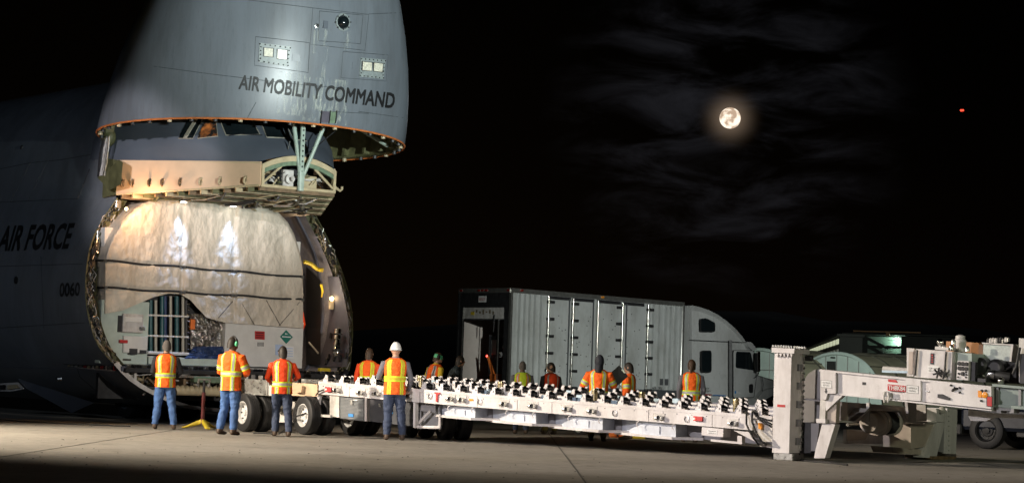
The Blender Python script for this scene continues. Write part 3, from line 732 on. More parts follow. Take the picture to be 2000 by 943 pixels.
for t_ in (.2, .78):
    p = c0.lerp(c1, t_); MB().tube([p + Vector((0, -.0, -.02)), p + Vector((0, 0, .02))], .11, 12).build('bottle_clamp', DARK, air)
T('bracket', YELLOW, air, [pw(594, 511, .6), pw(608, 516, .4), pw(620, 526, .25), pw(630, 527, .2)], .05, 6)
T('bracket', YELLOW, air, [pw(627, 555, .2), pw(630, 568, .2), pw(628, 580, .2)], [.04, .03, .012], 6)
T('hand_rail', STEEL, air, [pw(603, 668, .4), pw(622, 690, .2)], .025, 6)
B('step', YELLOW, air, .5, .62, 2.45, 2.75, 1.24, 1.34, .015)
# open side door well behind the container
q = MB(); q.grid([[pw(598, y, .08) for y in (520, 560, 600, 640, 680, 712)], [pw(626, y, .08) for y in (548, 570, 600, 640, 680, 712)]]); q.build('doorway', BLACK, air)
def lamp_part(name, p, m, par, watts, col, r=.05, offs=(0, 0, 0), light_off=(0.12, 0, 0), ang=None):
    MB().sphere(p, r, 10, 7).build(name, m, par, smooth=True)
    d = bpy.data.lights.new(name + '_light', 'POINT'); d.energy = watts; d.color = col; d.shadow_soft_size = .08
    o = bpy.data.objects.new(name + '_light', d); COL.objects.link(o); o.parent = par; o.location = Vector(p) + Vector(light_off)
p = pw(648, 583, .14); B('lamp_bracket', TANP, air, p.x - .05, p.x + .02, p.y - .06, p.y + .06, p.z - .26, p.z - .06, .012)
lamp_part('work_lamp', p, LAMPO, air, 26, (1, .76, .52), .05, light_off=(.25, -.45, .15))
p = pw(566, 400, .25); lamp_part('work_lamp', p, LAMPO, air, 40, (1, .6, .3), .035, light_off=(.15, -.2, -.3))
p = Vector((.42, -2.72, 4.72)); lamp_part('work_lamp', p, LAMPO, air, 55, (1, .56, .27), .035, light_off=(.5, .1, .05))
lamp_part('bay_lamp', Vector((-.4, -2.95, 3.9)), LAMPW, air, 45, (1, .97, .95), .05, light_off=(.0, .12, .1))
for v in (-1.35, -.05):
    q = MB(); q.bbox(.48, .62, v - .1, v + .1, 4.98, 5.06, .01); q.build('lamp_housing', DARK, air)
    MB().lathe([(.07, 0), (.07, .02), (.03, .03)], 12, M=Matrix.Translation((.55, v, 4.955))).build('flood_lamp', LAMPW, air)
    d = bpy.data.lights.new('flood_lamp_light', 'SPOT'); d.energy = 300; d.color = (.36, .56, 1.0); d.spot_size = R(44); d.spot_blend = 1.0; d.shadow_soft_size = .05
    o = bpy.data.objects.new('flood_lamp_light', d); COL.objects.link(o); o.parent = air; o.location = (.56, v, 4.93)
    o.rotation_euler = Vector((-.11, 0, -1.6)).to_track_quat('-Z', 'Y').to_euler()
# chin: pale primed edge, machinery below the floor
CH = [p for p in RINGH if p.z < 1.28]
CHF = CH
for s, CH, cm in ((-1, [p for p in CHF if p.y > 1.7], WHITED), (-1, [p for p in CHF if p.y <= 2.0], DARK), (1, CHF, DARK)):  # dark runs of the edge have the shade put into their colour
    q = MB(); q.grid([[sgn(p, s) + Vector((.01, 0, 0)) for p in CH], [Vector((p.x + .012, p.y * .97 * s, p.z + .07)) for p in CH], [Vector((p.x - .2, p.y * .96 * s, p.z + .08)) for p in CH]]); q.build('chin_edge', cm, air, smooth=True)
for i in range(9):
    v = -2.6 + .62 * i; B('keel_rib', (WHITED, TANP, BROWN)[i % 3], air, .35, .9, v, v + .06, .62 + .06 * abs(i - 4), 1.11)
B('keel_bulkhead', DARK, air, -.3, -.2, -2.9, 2.9, .5, 1.12)
for i in range(46):
    v = random.uniform(-2.6, 1.4); z = random.uniform(.72, 1.08)
    T('keel_line', random.choice([STEEL, TANP, BROWN, WHITED, DARK, DARK, OLIVE]), air, [(random.uniform(.6, 1.0), v, z), (random.uniform(.6, 1.05), v + random.uniform(-.3, .3), z + random.uniform(-.15, .15)), (random.uniform(.5, .9), v + random.uniform(-.5, .5), z + random.uniform(-.2, .1))], random.uniform(.012, .035), 6)
B('green_reservoir', GREENP, air, .9, 1.1, -1.2, -.35, .92, 1.06, .02)
q = MB(); q.tube([(.95, -1.6 + .06 * i, .72 + .02 * (i % 2)) for i in range(26)], [.10 + .02 * (i % 2) for i in range(26)], 10); q.build('bellows_duct', TANP, air, smooth=True)
B('support_beam', STEEL, air, 1.0, 1.06, -2.2, 1.2, 1.02, 1.07)
# slot between hull and chin, gear door, tow fitting, markings, seams
sl = patch('chin_slot', FB, air, [(124, 710.5), (233, 714), (236, 724), (172, 717)], DARK, .01, 12, 2)
for k in range(12):
    x = 132 + 8.2 * k + random.uniform(-1.5, 1.5); wd = random.uniform(3, 7); h_ = .8 + k * .45
    patch('slot_fitting', FB, sl, [(x, 712.4 + k * .12), (x + wd, 712.5 + k * .12), (x + wd, 712.6 + h_ + k * .25), (x, 712.6 + h_ + k * .25)], random.choice([WHITED, WHITED, TANP, RED, STEEL]), .03, 1, 1)
patch('chin_slot_lip', FB, air, [(150, 715.5), (236, 723), (236, 725.5), (150, 717)], WHITED, .02, 8, 1)
decal('lettering', 'AIR FORCE', FB, air, [(8, 443), (147, 437), (133, 485), (-5, 490)], LETTER, .01, .04, 2)
decal('serial_number', '0060', FB, air, [(118, 553), (157, 552), (156, 577), (117, 579)], LETTER, .01, .04, 2)
lathe_on('drain_port', FB, 32, 547, [(.09, 0), (.09, .02), (.05, .025)], DARK, air, 14)
lathe_on('static_port', FB, 43, 288, [(.05, 0), (.05, .02), (.02, .025)], DARK, air, 10)
for pts in ([(0, 330), (60, 318), (120, 312), (190, 300)], [(0, 395), (152, 388)], [(152, 388), (175, 330)], [(55, 392), (95, 310)], [(20, 394), (60, 316)], [(0, 640), (165, 630)], [(150, 716), (156, 735), (185, 760), (225, 779)], [(0, 520), (162, 515)], [(80, 500), (86, 640)]): seam(pts, air, FB, .008, SEAM)
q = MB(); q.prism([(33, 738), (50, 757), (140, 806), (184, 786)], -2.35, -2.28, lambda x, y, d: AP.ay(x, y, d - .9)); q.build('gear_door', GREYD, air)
q = MB(); q.prism([(-15, 749), (36, 746), (48, 759), (20, 764), (-15, 763)], -3.35, -3.25, lambda x, y, d: AP.ay(x, y, d)); gd = q.build('gear_door', WHITED, air, label='pale inner face of an open gear door')
q = MB(); q.prism([(-12, 752), (10, 751), (10, 760), (-12, 760)], -3.36, -3.40, lambda x, y, d: AP.ay(x, y, d)); q.build('door_recess', DARK, gd)
q = MB(); q.prism([(14, 752), (32, 750), (38, 757), (14, 760)], -3.36, -3.40, lambda x, y, d: AP.ay(x, y, d)); q.build('door_recess', TANP, gd)
T('tow_fitting', STEEL, air, [AP.ay(112, 738, -3.25), AP.ay(116, 741, -3.35), AP.ay(121, 740, -3.3)], .05, 8)
def wheel_mesh(r, wd, tyre, rimm, par, M, n=28):
    """wheel with axis along local x of M, outer face at +x"""
    e = bpy.data.objects.new('wheel', None); COL.objects.link(e); e.parent = par; e.matrix_basis = M; e.empty_display_size = .1
    RY = Matrix.Rotation(R(90), 4, 'Y')
    h = wd / 2; q = MB(); pr = [(r * .60, -h * .8), (r * .62, -h), (r * .85, -h), (r * .96, -h * .85), (r, -h * .55)]
    for g in (-.3, 0, .3): pr += [(r, h * (g - .08)), (r * .975, h * (g - .05)), (r * .975, h * (g + .05)), (r, h * (g + .08))]
    pr += [(r, h * .55), (r * .96, h * .85), (r * .85, h), (r * .62, h), (r * .60, h * .8)]
    q.lathe(pr, n, M=RY, close=False); q.build('tyre', tyre, e, smooth=True)
    q = MB(); q.lathe([(r * .60, -h * .8), (r * .60, h * .85), (r * .56, h * .92), (r * .53, h * .8), (r * .5, h * .2), (r * .34, h * .1), (r * .3, h * .25), (r * .16, h * .3), (r * .15, h * .55), (r * .02, h * .6)], n, M=RY); rm = q.build('rim', rimm, e, smooth=True)
    for k in range(8):
        a = 2 * math.pi * k / 8; MB().cyl((h * .12, r * .42 * math.cos(a), r * .42 * math.sin(a)), (h * .3, r * .42 * math.cos(a), r * .42 * math.sin(a)), r * .05, 6).build('wheel_nut', DARK, rm)
    return e
for v in (-.75, -.25, .25, .75):
    wheel_mesh(.55, .4, BLACK, GREYD, air, Matrix.Translation((-2.6, v, .55)) @ Matrix.Rotation(R(90 if v > 0 else -90), 4, 'Z'))
B('gear_leg', WHITED, air, -2.75, -2.45, -.12, .12, .5, 1.1, .03)

# ================================================================== COVERED CONTAINER IN THE BAY
cont = thing('shipping_container', 'arched container under an off-white tarpaulin with black straps in the cargo bay', 'container', AM.copy())
CU = .34
def cf(px, py, off=0.0): return AP.ax(px, py, CU + off)      # point on the container front
def interp(tab, x):
    if x <= tab[0][0]: return tab[0][1]
    for (a, p), (b_, q_) in zip(tab, tab[1:]):
        if x <= b_: return lerp(p, q_, (x - a) / (b_ - a))
    return tab[-1][1]
TOPE = [(206, 500), (212, 478), (222, 455), (238, 432), (258, 412), (282, 396), (310, 388), (345, 385), (400, 386), (450, 389), (490, 394), (520, 402), (545, 416), (562, 434), (575, 458), (585, 490), (591, 522), (592, 540)]
BOTE = [(206, 612), (240, 606), (272, 592), (300, 580), (330, 573), (352, 574), (372, 586), (388, 604), (404, 620), (440, 630), (500, 634), (592, 641)]
rows = []; NX, NZ = 180, 110
for j in range(NZ + 1):
    r_ = []
    for i in range(NX + 1):
        x = lerp(206, 592, i / NX); y = lerp(interp(TOPE, x), interp(BOTE, x), j / NZ)
        d = .035 * (.5 - abs(noise.noise((x * .03 + 1.5 * noise.noise((x * .02, y * .02, 3)), y * .011, 5)))) + .02 * (.4 - abs(noise.noise((x * .06, y * .05, 9)))) + .03 * noise.noise((x * .035, y * .012, 0)) + .018 * noise.noise((x * .09, y * .03, 4)) + .012 * math.sin(x * .11 + 2 * noise.noise((x * .02, y * .02, 8)))
        for sx in (356, 457): d -= .035 * math.exp(-((x - sx) / 5) ** 2)
        for sy in (507 + (x - 180) * .083, 560 + (x - 180) * .061): d -= .03 * math.exp(-((y - sy) / 5) ** 2)
        e = min(1, (y - interp(TOPE, x)) / 12); d -= .12 * (1 - e) ** 2
        if y > 575: d += .02 * noise.noise((x * .05, y * .05, 1))
        r_.append(cf(x, y, .05 + d))
    rows.append(r_)
q = MB(); q.grid(rows)
bk = []
edge = [rows[k][0] for k in range(NZ, -1, -1)] + [p for p in rows[0][1:]] + [rows[k][NX] for k in range(1, NZ + 1)]
q.grid([edge] + [[p + Vector((-u - .05 * math.sin(u * 3 + k * .4), 0, 0.012 * math.sin(u * 5 + k))) for k, p in enumerate(edge)] for u in (.25, .6, 1.1, 1.8, 2.6, 3.6, 5)])
cover = q.build('tarpaulin_cover', CLOTH, cont, smooth=True)
for c0_, sl_ in ((507, .083), (560, .061)):
    for x0, x1 in ((206, 353), (359, 454), (460, 591)):
        pts = [cf(x, c0_ + (x - 180) * sl_ + 1.2 * math.sin(x * .05), .055 + .02 * noise.noise((x * .035, c0_ * .012, 0))) for x in [lerp(x0, x1, k / 12) for k in range(13)]]
        MB().tube(pts, [(.012, .028)] * 13, 6).build('strap', BLACK, cont, smooth=True)
        for xe in (x0, x1): p = cf(xe, c0_ + (xe - 180) * sl_, .06); B('strap_buckle', STEEL, cont, p.x - .02, p.x + .03, p.y - .03, p.y + .03, p.z - .035, p.z + .035)
    a = cf(207, c0_ + 2, .04); T('strap', BLACK, cont, [a, a + Vector((-.3, -.04, .01)), a + Vector((-2.5, -.05, .03))], .025, 6)
for x0, y0, x1, y1 in ((455, 588, 420, 628), (470, 588, 497, 634), (520, 586, 548, 636), (585, 590, 545, 636)):
    T('lashing_line', DARK, cont, [cf(x0, y0, .07), cf((x0 + x1) / 2, (y0 + y1) / 2, .085), cf(x1, y1, .075)], .007, 5)
# hull of the container below the cover
def cbox(name, m, x0, y0, x1, y1, off0, off1, par=None, bev=.0, label=None):
    a, b_ = cf(x0, y0), cf(x1, y1)
    return B(name, m, par or cont, CU + off0, CU + off1, a.y, b_.y, min(a.z, b_.z), max(a.z, b_.z), bev, label=label)
a, b_ = cf(202, 716), cf(590, 720)
B('container_base', CASEW, cont, -5, CU - .25, a.y + .02, b_.y - .02, 1.26, 4.3)
cbox('side_panel', CASEG, 200, 585, 288, 712, -.24, -.02, bev=.01)
cbox('end_panel', CASEW, 441, 622, 590, 719, -.24, .0, bev=.01)
cbox('base_rail', CASEG, 290, 696, 441, 716, -.24, .02, bev=.01)
cbox('equipment_box', WHITED, 238, 612, 276, 650, -.02, .08, bev=.012); cbox('equipment_box', CASEW, 240, 655, 285, 690, -.02, .06, bev=.012)
cbox('latch', DARK, 250, 680, 264, 692, -.02, .10); cbox('latch', DARK, 270, 683, 282, 690, -.02, .10); cbox('red_handle', RED, 232, 663, 247, 670, -.02, .07, bev=.01)
cbox('box_slot', DARK, 231, 616, 237, 648, -.02, .03); cbox('box_lid', CASEW, 240, 618, 274, 630, .06, .1, bev=.01); cbox('box_clip', STEEL, 268, 637, 279, 645, .06, .12, bev=.01)
cbox('warning_plate', CHROME, 240, 700, 256, 704, -.02, .0); 
for x, m in ((294, TEAL), (304, CREAM), (316, TEAL), (322, TARPB), (333, CREAM), (345, TEAL), (357, CREAM), (363, DARK)):
    p, p2 = cf(x, 578 if 310 < x < 360 else 586, -.1), cf(x, 690, -.1); T('rack_tube', m, cont, [p, p2], .05 if m is not CREAM else .035, 10)
for y in (615, 655, 688): T('rack_bar', CASEW, cont, [cf(288, y, -.03), cf(368, y + 3, -.03)], .022 if y < 680 else .04, 6)
cbox('rack_back', DARK, 286, 572, 442, 700, -.25, -.22)
q = MB(); rr_ = []
for j in range(17): rr_.append([cf(lerp(372, 436, i / 16), lerp(612, 686, j / 16), -.12 + .07 * noise.noise((i * .7, j * .45, 3)) + .05 * noise.noise((i * 1.9, j * 1.4, 1))) for i in range(17)])
q.grid(rr_); q.build('foil_blanket', FOIL, cont)
for k in range(9):
    T('foil_fold', CHROME, cont, [cf(366 + random.uniform(-2, 2), 592 + k * 11, -.06), cf(371, 594 + k * 11, -.04)], .02, 6)
cbox('orange_marker', ORANGE, 374, 623, 382, 643, -.1, -.03)
q = MB(); rr_ = []
for j in range(13): rr_.append([cf(lerp(lerp(380, 360, j / 12), 444, i / 20), lerp(676, 700, j / 12), -.06 + .10 * j / 12 + .05 * noise.noise((i * .5, j * .6, 3))) for i in range(21)])
q.grid(rr_); q.build('blue_tarpaulin', TARPB, cont, smooth=True)
def plate(name, m, c, off, par=None, nz=.006):
    q = MB(); ps = [cf(x, y, off) for x, y in c]; q.add([p for p in ps] + [p + Vector((-nz, 0, 0)) for p in ps], [tuple(range(len(c))), tuple(range(2 * len(c) - 1, len(c) - 1, -1))] + [(i, (i + 1) % len(c), (i + 1) % len(c) + len(c), i + len(c)) for i in range(len(c))]); return q.build(name, m, par or cont)
rp_ = plate('red_placard', RED, [(498, 646), (517, 647), (517, 663), (498, 662)], .012)
for k in range(3): plate('placard_line', DARK, [(500, 649 + 4.5 * k), (515, 649.5 + 4.5 * k), (515, 651 + 4.5 * k), (500, 650.5 + 4.5 * k)], .015, rp_, .002)
dp_ = plate('green_diamond_placard', GREENS, [(559, 644), (572, 658), (559, 671), (547, 657)], .012)
plate('placard_line', PAPER, [(551, 656), (568, 657), (568, 659), (551, 658)], .016, dp_, .002); plate('placard_symbol', PAPER, [(557, 650), (563, 652), (557, 653)], .016, dp_, .002)
bp_ = plate('notice_sheet', PAPERB, [(538, 672), (553, 673), (553, 694), (538, 693)], .012); plate('notice_symbol', DARK, [(546, 681), (550, 685), (546, 689), (542, 685)], .016, bp_, .002)
np_ = plate('notice_sheet', PAPER, [(556, 675), (574, 676), (574, 700), (556, 699)], .012)
for k in range(4): plate('notice_line', PAPERB, [(558, 679 + 5 * k), (572, 679.5 + 5 * k), (572, 681 + 5 * k), (558, 680.5 + 5 * k)], .016, np_, .002)
for k in range(6): plate('stencil_mark', DARK, [(503 + 2.2 * k, 668), (504 + 2.2 * k, 668), (504 + 2.2 * k, 676), (503 + 2.2 * k, 676)], .004, None, .002)

# ================================================================== WIDE ROLLER-DECK TRAILER
TA = R(56)
p0 = atY(622, 760, 44.5); p0.z = 0
TM = frame(p0, TA)
TP = Plane(TM)
trl = thing('roller_deck_trailer', 'long white low trailer with a black roller deck and raised gooseneck frame', 'trailer', TM)
def yt(x): return 749.5 + (x - 622) * .0781
def yb(x): return 769 + (x - 622) * .0833
def tp(px, py, y=0.0): return TP.ay(px, py, y)
def tprism(name, m, poly, y0, y1, par=None, label=None):
    """outline traced in the plane y0 (metres from the near side), extruded straight to y1"""
    pts = [tp(x, y, y0) for x, y in poly]; n = len(pts); q = MB()
    q.add(pts + [Vector((p.x, y1, p.z)) for p in pts], [tuple(range(n)), tuple(range(2 * n - 1, n - 1, -1))] + [(i, i + n, (i + 1) % n + n, (i + 1) % n) for i in range(n)])
    return q.build(name, m, par or trl, label=label)
ZA, ZB = tp(622, yt(622)), tp(1390, yt(1390))
def zd(t, y=0.0): return lerp(ZA.z, ZB.z, (t - ZA.x) / (ZB.x - ZA.x)) + y * .018   # the bed is banked a little
TEND = tp(1508, yt(1508)).x
WD = 4.7
SEGS = [622, 682, 762, 820, 932, 1010, 1078, 1267, 1391, 1470]
for x0, x1 in zip(SEGS, SEGS[1:]): tprism('side_beam', WHITE, [(x0 + .6, yt(x0)), (x1 - .6, yt(x1)), (x1 - .6, yb(x1)), (x0 + .6, yb(x0))], 0, .16)
tprism('side_beam', WHITED, [(1470, yt(1470) + 3), (1508, yt(1508) + 2), (1508, 862), (1490, 862), (1470, yb(1470) - 2)], .06, .2)
q = MB(); q.add([(0, .02, zd(0) - .03), (TEND, .02, zd(TEND) - .03), (TEND, WD, zd(TEND, WD) - .03), (0, WD, zd(0, WD) - .03), (0, .02, zd(0) - .09), (TEND, .02, zd(TEND) - .09), (TEND, WD, zd(TEND, WD) - .09), (0, WD, zd(0, WD) - .09)], [(0, 1, 2, 3), (7, 6, 5, 4), (0, 4, 5, 1), (1, 5, 6, 2), (2, 6, 7, 3), (3, 7, 4, 0)])
q.build('deck_plate', WHITED, trl)
ROWS = (.18, .52, 1.70, 2.04, 3.20, 3.54)
slope = math.atan2(ZB.z - ZA.z, ZB.x - ZA.x)
for k in range(0, 6, 2):
    q = MB(); y0, y1 = ROWS[k] - .19, ROWS[k + 1] + .19
    for ya in (y0, y1 - .04): q.add([(t_, ya + w_, zd(t_, ya) + h_) for h_ in (0, .055) for t_, w_ in ((0, 0), (TEND, 0), (TEND, .04), (0, .04))], [(3, 2, 1, 0), (4, 5, 6, 7), (0, 1, 5, 4), (1, 2, 6, 5), (2, 3, 7, 6), (3, 0, 4, 7)])
    q.build('roller_rail', WHITE, trl)
# one roller unit, copied
qa = MB(); qa.cyl((0, -.095, .115), (0, .095, .115), .058, 14)
ru = qa.build('roller', ROLLER, trl, smooth=True)
qb = MB()
for s in (-1, 1):
    poly = [(-.07, .02), (.07, .02), (.05, .09), (.045, .178), (-.005, .19), (-.02, .13), (-.055, .10)]
    qb.prism(poly, s * .105, s * .128, lambda a, b_, d: (a, d, b_))
    qb.cyl((0, s * .128, .115), (0, s * .145, .115), .02, 8)
    qb.box(-.07, .07, s * .115 - .03, s * .115 + .03, .0, .022)
qb.box(-.03, .03, -.11, .11, .0, .02)
rb_ = qb.build('roller_bracket', WHITE, ru)
first = True
for ri, y in enumerate(ROWS):
    n = int((TEND - .25) / .40)
    for k in range(n + 1):
        t = .12 + .40 * k + (.20 if ri % 2 else 0)
        if t > TEND - .1: continue
        M = Matrix.Translation((t, y, zd(t, y))) @ Matrix.Rotation(-slope, 4, 'Y')
        if first: ru.matrix_basis = M; first = False
        else: dup(ru, trl, M)
for k in range(22):
    t = .4 + (TEND - .8) * random.random(); y = random.choice((.31, 1.0, 1.53, 2.3, 3.03)) + random.uniform(-.05, .05)
    B('guide_pad', LBLUE, trl, t - .07, t + .07, y - .05, y + .05, zd(t, y), zd(t, y) + .11, .012)
for x in (742, 900, 1085, 1178, 1362, 1484):
    t = tp(x, yt(x), .0).x + .25; MB().lathe([(.05, 0), (.05, .16), (.062, .165), (.062, .21), (.05, .215), (.05, .23), (.062, .235), (.06, .27), (.02, .275)], 14, M=Matrix.Translation((t, .95, zd(t, .95)))).build('swivel_post', mat('brass', (.5, .42, .25), .3, 1.0, var=.2), trl, smooth=True)
# sockets on the side beam
def socket(x, y):
    p = tp(x, y, 0); M = Matrix.Translation(p) @ Matrix.Rotation(R(90), 4, 'X')
    q = MB(); q.lathe([(.062, 0), (.062, .018), (.05, .022)], 16, M=M @ Matrix.Translation((-.07, 0, 0))); q.box(p.x - .135, p.x + .10, -.012, -.001, p.z - .05, p.z + .075); o = q.build('socket_plate', WHITED, trl)
    MB().lathe([(.038, .01), (.038, .10), (.03, .105), (.028, .08)], 12, M=M @ Matrix.Translation((.02, 0, 0))).build('socket_tube', DARK, o, smooth=True)
    MB().lathe([(.03, .01), (.03, .05), (.02, .055)], 10, M=M @ Matrix.Translation((-.07, -.01, 0))).build('socket_cap', STEEL, o, smooth=True)
    B('socket_lug', STEEL, o, p.x + .05, p.x + .085, -.10, -.01, p.z - .03, p.z + .03)
for x, y in ((659, 761), (706, 766), (737, 768), (778, 770), (799, 773), (881, 778), (903, 780), (986, 788), (1042, 792), (1109, 798), (1157, 802), (1289, 815), (1433, 826)): socket(x, y)
for x, y in ((840, 773), (937, 784), (1200, 806), (1341, 818)):
    p = tp(x, y, -.012); MB().tube([p + Vector((-.03, 0, .05)), p + Vector((-.045, 0, 0)), p + Vector((-.02, -.01, -.05)), p + Vector((.02, -.01, -.05)), p + Vector((.045, 0, 0)), p + Vector((.03, 0, .05))], .008, 6).build('lashing_ring', STEEL, trl, smooth=True)
for x, y, ww in ((640, 760, 5), (1362, 817, 8)):
    o = tprism('control_button_box', RED, [(x - ww, y - 5), (x + ww + 1, y - 4), (x + ww + 1, y + 5), (x - ww, y + 4)], -.05, 0)
    MB().sphere(tp(x - ww + 2, y, -.055), .022, 8, 6).build('indicator_lamp', LAMPR, o)
q = tprism('tee_handle', RED, [(848, 765), (859, 766), (859, 769), (855, 769), (854, 784), (851, 784), (851, 768), (848, 768)], -.03, -.001)
tprism('reflector', AMBER, [(916, 778), (924, 778.6), (924, 782.6), (916, 782)], -.012, 0)
for i in range(30):
    x = 628 + 29 * i + random.uniform(-4, 4)
    if x < 1465: MB().sphere(tp(x, yt(x) + 3.5, -.002), .009, 6, 4).build('rivet', DARK, trl)
# boxes under the left end
tprism('cable_bay', BLACK, [(624, 771), (642, 772), (642, 812), (624, 808)], .25, .5)
tprism('bay_frame', WHITE, [(620, 771), (624, 771), (622, 790), (618, 790)], .02, .1); tprism('bay_panel', WHITED, [(644, 772), (662, 773.5), (662, 815), (644, 812)], .03, .5)
gb = tprism('air_cooler', mat('cooler_grey', (.12, .13, .14), .5, var=.2), [(663, 773), (711, 777), (711, 822), (663, 816)], .06, .8)
for k in range(15): tprism('cooler_slat', mat('cooler_slat_paint', (.20, .21, .22), .45, var=.15), [(665, 775.5 + 2.75 * k), (710, 779 + 2.75 * k), (710, 780.4 + 2.75 * k), (665, 776.9 + 2.75 * k)], .045, .06, gb)
cb = tprism('battery_cabinet', mat('dark_cabinet', (.045, .047, .055), .35, var=.2), [(722, 778), (805, 785), (805, 832), (722, 822)], .05, .8)
for x, y in ((741, 790), (785, 793)): tprism('cabinet_latch', STEEL, [(x - 2, y - 3), (x + 2, y - 3), (x + 2.5, y + 4), (x - 1.5, y + 4)], .02, .05, cb)
BLUE = mat('blue_label', (.03, .22, .55), .5, var=.05)
tprism('blue_label', BLUE, [(758, 800), (767, 801), (767, 808), (758, 807)], .04, .05, cb); tprism('white_label', PAPER, [(758, 797), (766, 797.6), (766, 799), (758, 798.5)], .04, .05, cb)
tprism('blue_label', BLUE, [(680, 807), (690, 808), (690, 814), (680, 813)], .035, .045, gb); tprism('white_label', PAPER, [(690, 779.4), (698, 780), (698, 782), (690, 781.4)], .035, .045, gb); tprism('cooler_latch', STEEL, [(683, 781), (688, 781.5), (688, 789), (684, 789)], .02, .06, gb)
for x in (712, 807): tprism('frame_post', WHITE, [(x, 777 + (x - 712) * .08), (x + 4, 777.5 + (x - 712) * .08), (x + 4, 822 + (x - 712) * .13), (x, 822 + (x - 712) * .13)], .02, .12)
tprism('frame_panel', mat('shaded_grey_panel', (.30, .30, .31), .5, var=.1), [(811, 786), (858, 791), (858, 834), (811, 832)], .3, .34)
T('frame_brace', WHITE, trl, [tp(813, 831, .15), tp(840, 802, .15)], .028, 6)
T('frame_bar', WHITE, trl, [tp(811, 833, .1), tp(860, 834, .1)], .03, 6); T('frame_bar', WHITE, trl, [tp(859, 808, .1), tp(859, 836, .1)], .025, 6)
tprism('tow_bar', WHITED, [(588, 806), (645, 810), (645, 815), (588, 810)], -.12, -.04)
# stepped lower frame
def yl(x): return 811 + (x - 860) * .0965
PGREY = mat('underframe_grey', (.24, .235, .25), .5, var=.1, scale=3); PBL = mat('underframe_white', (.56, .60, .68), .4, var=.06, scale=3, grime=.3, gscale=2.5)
def lower(x0, x1, x2, xg):
    # x0-x1 slanting web, x1-x2 front web, x2-xg recessed web
    a, b_, c_ = tp(x0, yb(x0), .55), tp(x1, yb(x1), .14), tp(x2, yb(x2), .14)
    def col(px, y): return tp(px, yb(px) - 1, y), tp(px, yl(px), y)
    A, Bq, Cq = col(x0, .55), col(x1, .14), col(x2, .14)
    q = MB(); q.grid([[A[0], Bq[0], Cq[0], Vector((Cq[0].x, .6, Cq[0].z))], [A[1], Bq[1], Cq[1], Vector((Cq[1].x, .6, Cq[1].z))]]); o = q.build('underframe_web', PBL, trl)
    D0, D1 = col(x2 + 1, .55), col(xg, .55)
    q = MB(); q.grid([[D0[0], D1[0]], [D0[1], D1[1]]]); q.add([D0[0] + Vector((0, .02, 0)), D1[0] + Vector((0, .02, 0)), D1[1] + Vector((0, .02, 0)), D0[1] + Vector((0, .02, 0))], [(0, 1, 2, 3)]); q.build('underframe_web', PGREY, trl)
    q = MB(); up = Vector((0, 0, .022))
    poly = [A[1] + Vector((-.1, -.1, 0)), Bq[1] + Vector((-.06, -.14, 0)), Cq[1] + Vector((.0, -.14, 0)), Cq[1] + Vector((.42, .25, .0)), Cq[1] + Vector((.36, .35, 0)), Vector((Cq[1].x, .62, Cq[1].z)), A[1] + Vector((0, .12, 0))]
    n = len(poly); q.add([p - up for p in poly] + [p + up for p in poly], [tuple(range(n)), tuple(range(2 * n - 1, n - 1, -1))] + [(i, i + n, (i + 1) % n + n, (i + 1) % n) for i in range(n)]); q.build('underframe_flange', WHITE, trl)
    m_ = (x1 + x2) / 2; tprism('web_tab', PBL, [(m_, yb(m_) + 8), (m_ + 1.5, yb(m_) + 8), (m_ + 1.5, yl(m_) - 5), (m_, yl(m_) - 5)], .12, .14)
    for xx in (x1 - 8, x2 - 6): p = tp(xx, yb(xx) + 3, .03); MB().tube([p + Vector((.05, 0, .03)), p, p + Vector((-.02, 0, -.04)), p + Vector((.01, 0, -.08))], .01, 6).build('cable_hook', WHITE, trl)
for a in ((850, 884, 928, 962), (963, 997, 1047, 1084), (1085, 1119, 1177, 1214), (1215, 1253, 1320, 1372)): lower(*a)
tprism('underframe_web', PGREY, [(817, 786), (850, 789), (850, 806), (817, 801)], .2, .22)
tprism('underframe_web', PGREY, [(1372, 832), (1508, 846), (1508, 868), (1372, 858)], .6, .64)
pb_ = tprism('pendant_box', WHITE, [(1371, 833), (1413, 837), (1412, 853), (1370, 849)], -.02, .25)
tprism('box_label', PAPER, [(1381, 838), (1400, 840), (1400, 848), (1381, 846)], -.026, -.021, pb_)
def ttext(s, x0, y0, x1, y1, par, m=LETTER, y=-.03, bold=.0):
    bl, br, tl = tp(x0, y1, y), tp(x1, y1 + (x1 - x0) * .085, y), tp(x0, y0, y); return flat_text('lettering', s, par, bl, br - bl, tl - bl, m, bold)
ttext('TWO PENDANT', 1383, 839.5, 1398, 842, pb_, y=-.029); ttext('CONTROL BOX', 1383, 843.5, 1398, 846, pb_, y=-.029)
tprism('outrigger_bar', WHITE, [(1388, 857), (1440, 862), (1440, 850), (1449, 851), (1449, 867), (1388, 861)], .0, .12); tprism('outrigger_bar', WHITE, [(1484, 867), (1508, 869), (1508, 874), (1484, 871)], .0, .12)
tprism('gusset', WHITE, [(1433, 840), (1462, 843), (1475, 862)], .02, .06)
tprism('marker_lamp', AMBER, [(1481, 825), (1487, 826), (1487, 838), (1481, 837)], -.02, .03)
for k in range(3): T('hose', BLACK, trl, [tp(1470 + 3 * k, 800, .05), tp(1476 + 4 * k, 812 + 4 * k, -.06), tp(1508, 822 + 6 * k, .02)], .014, 6)
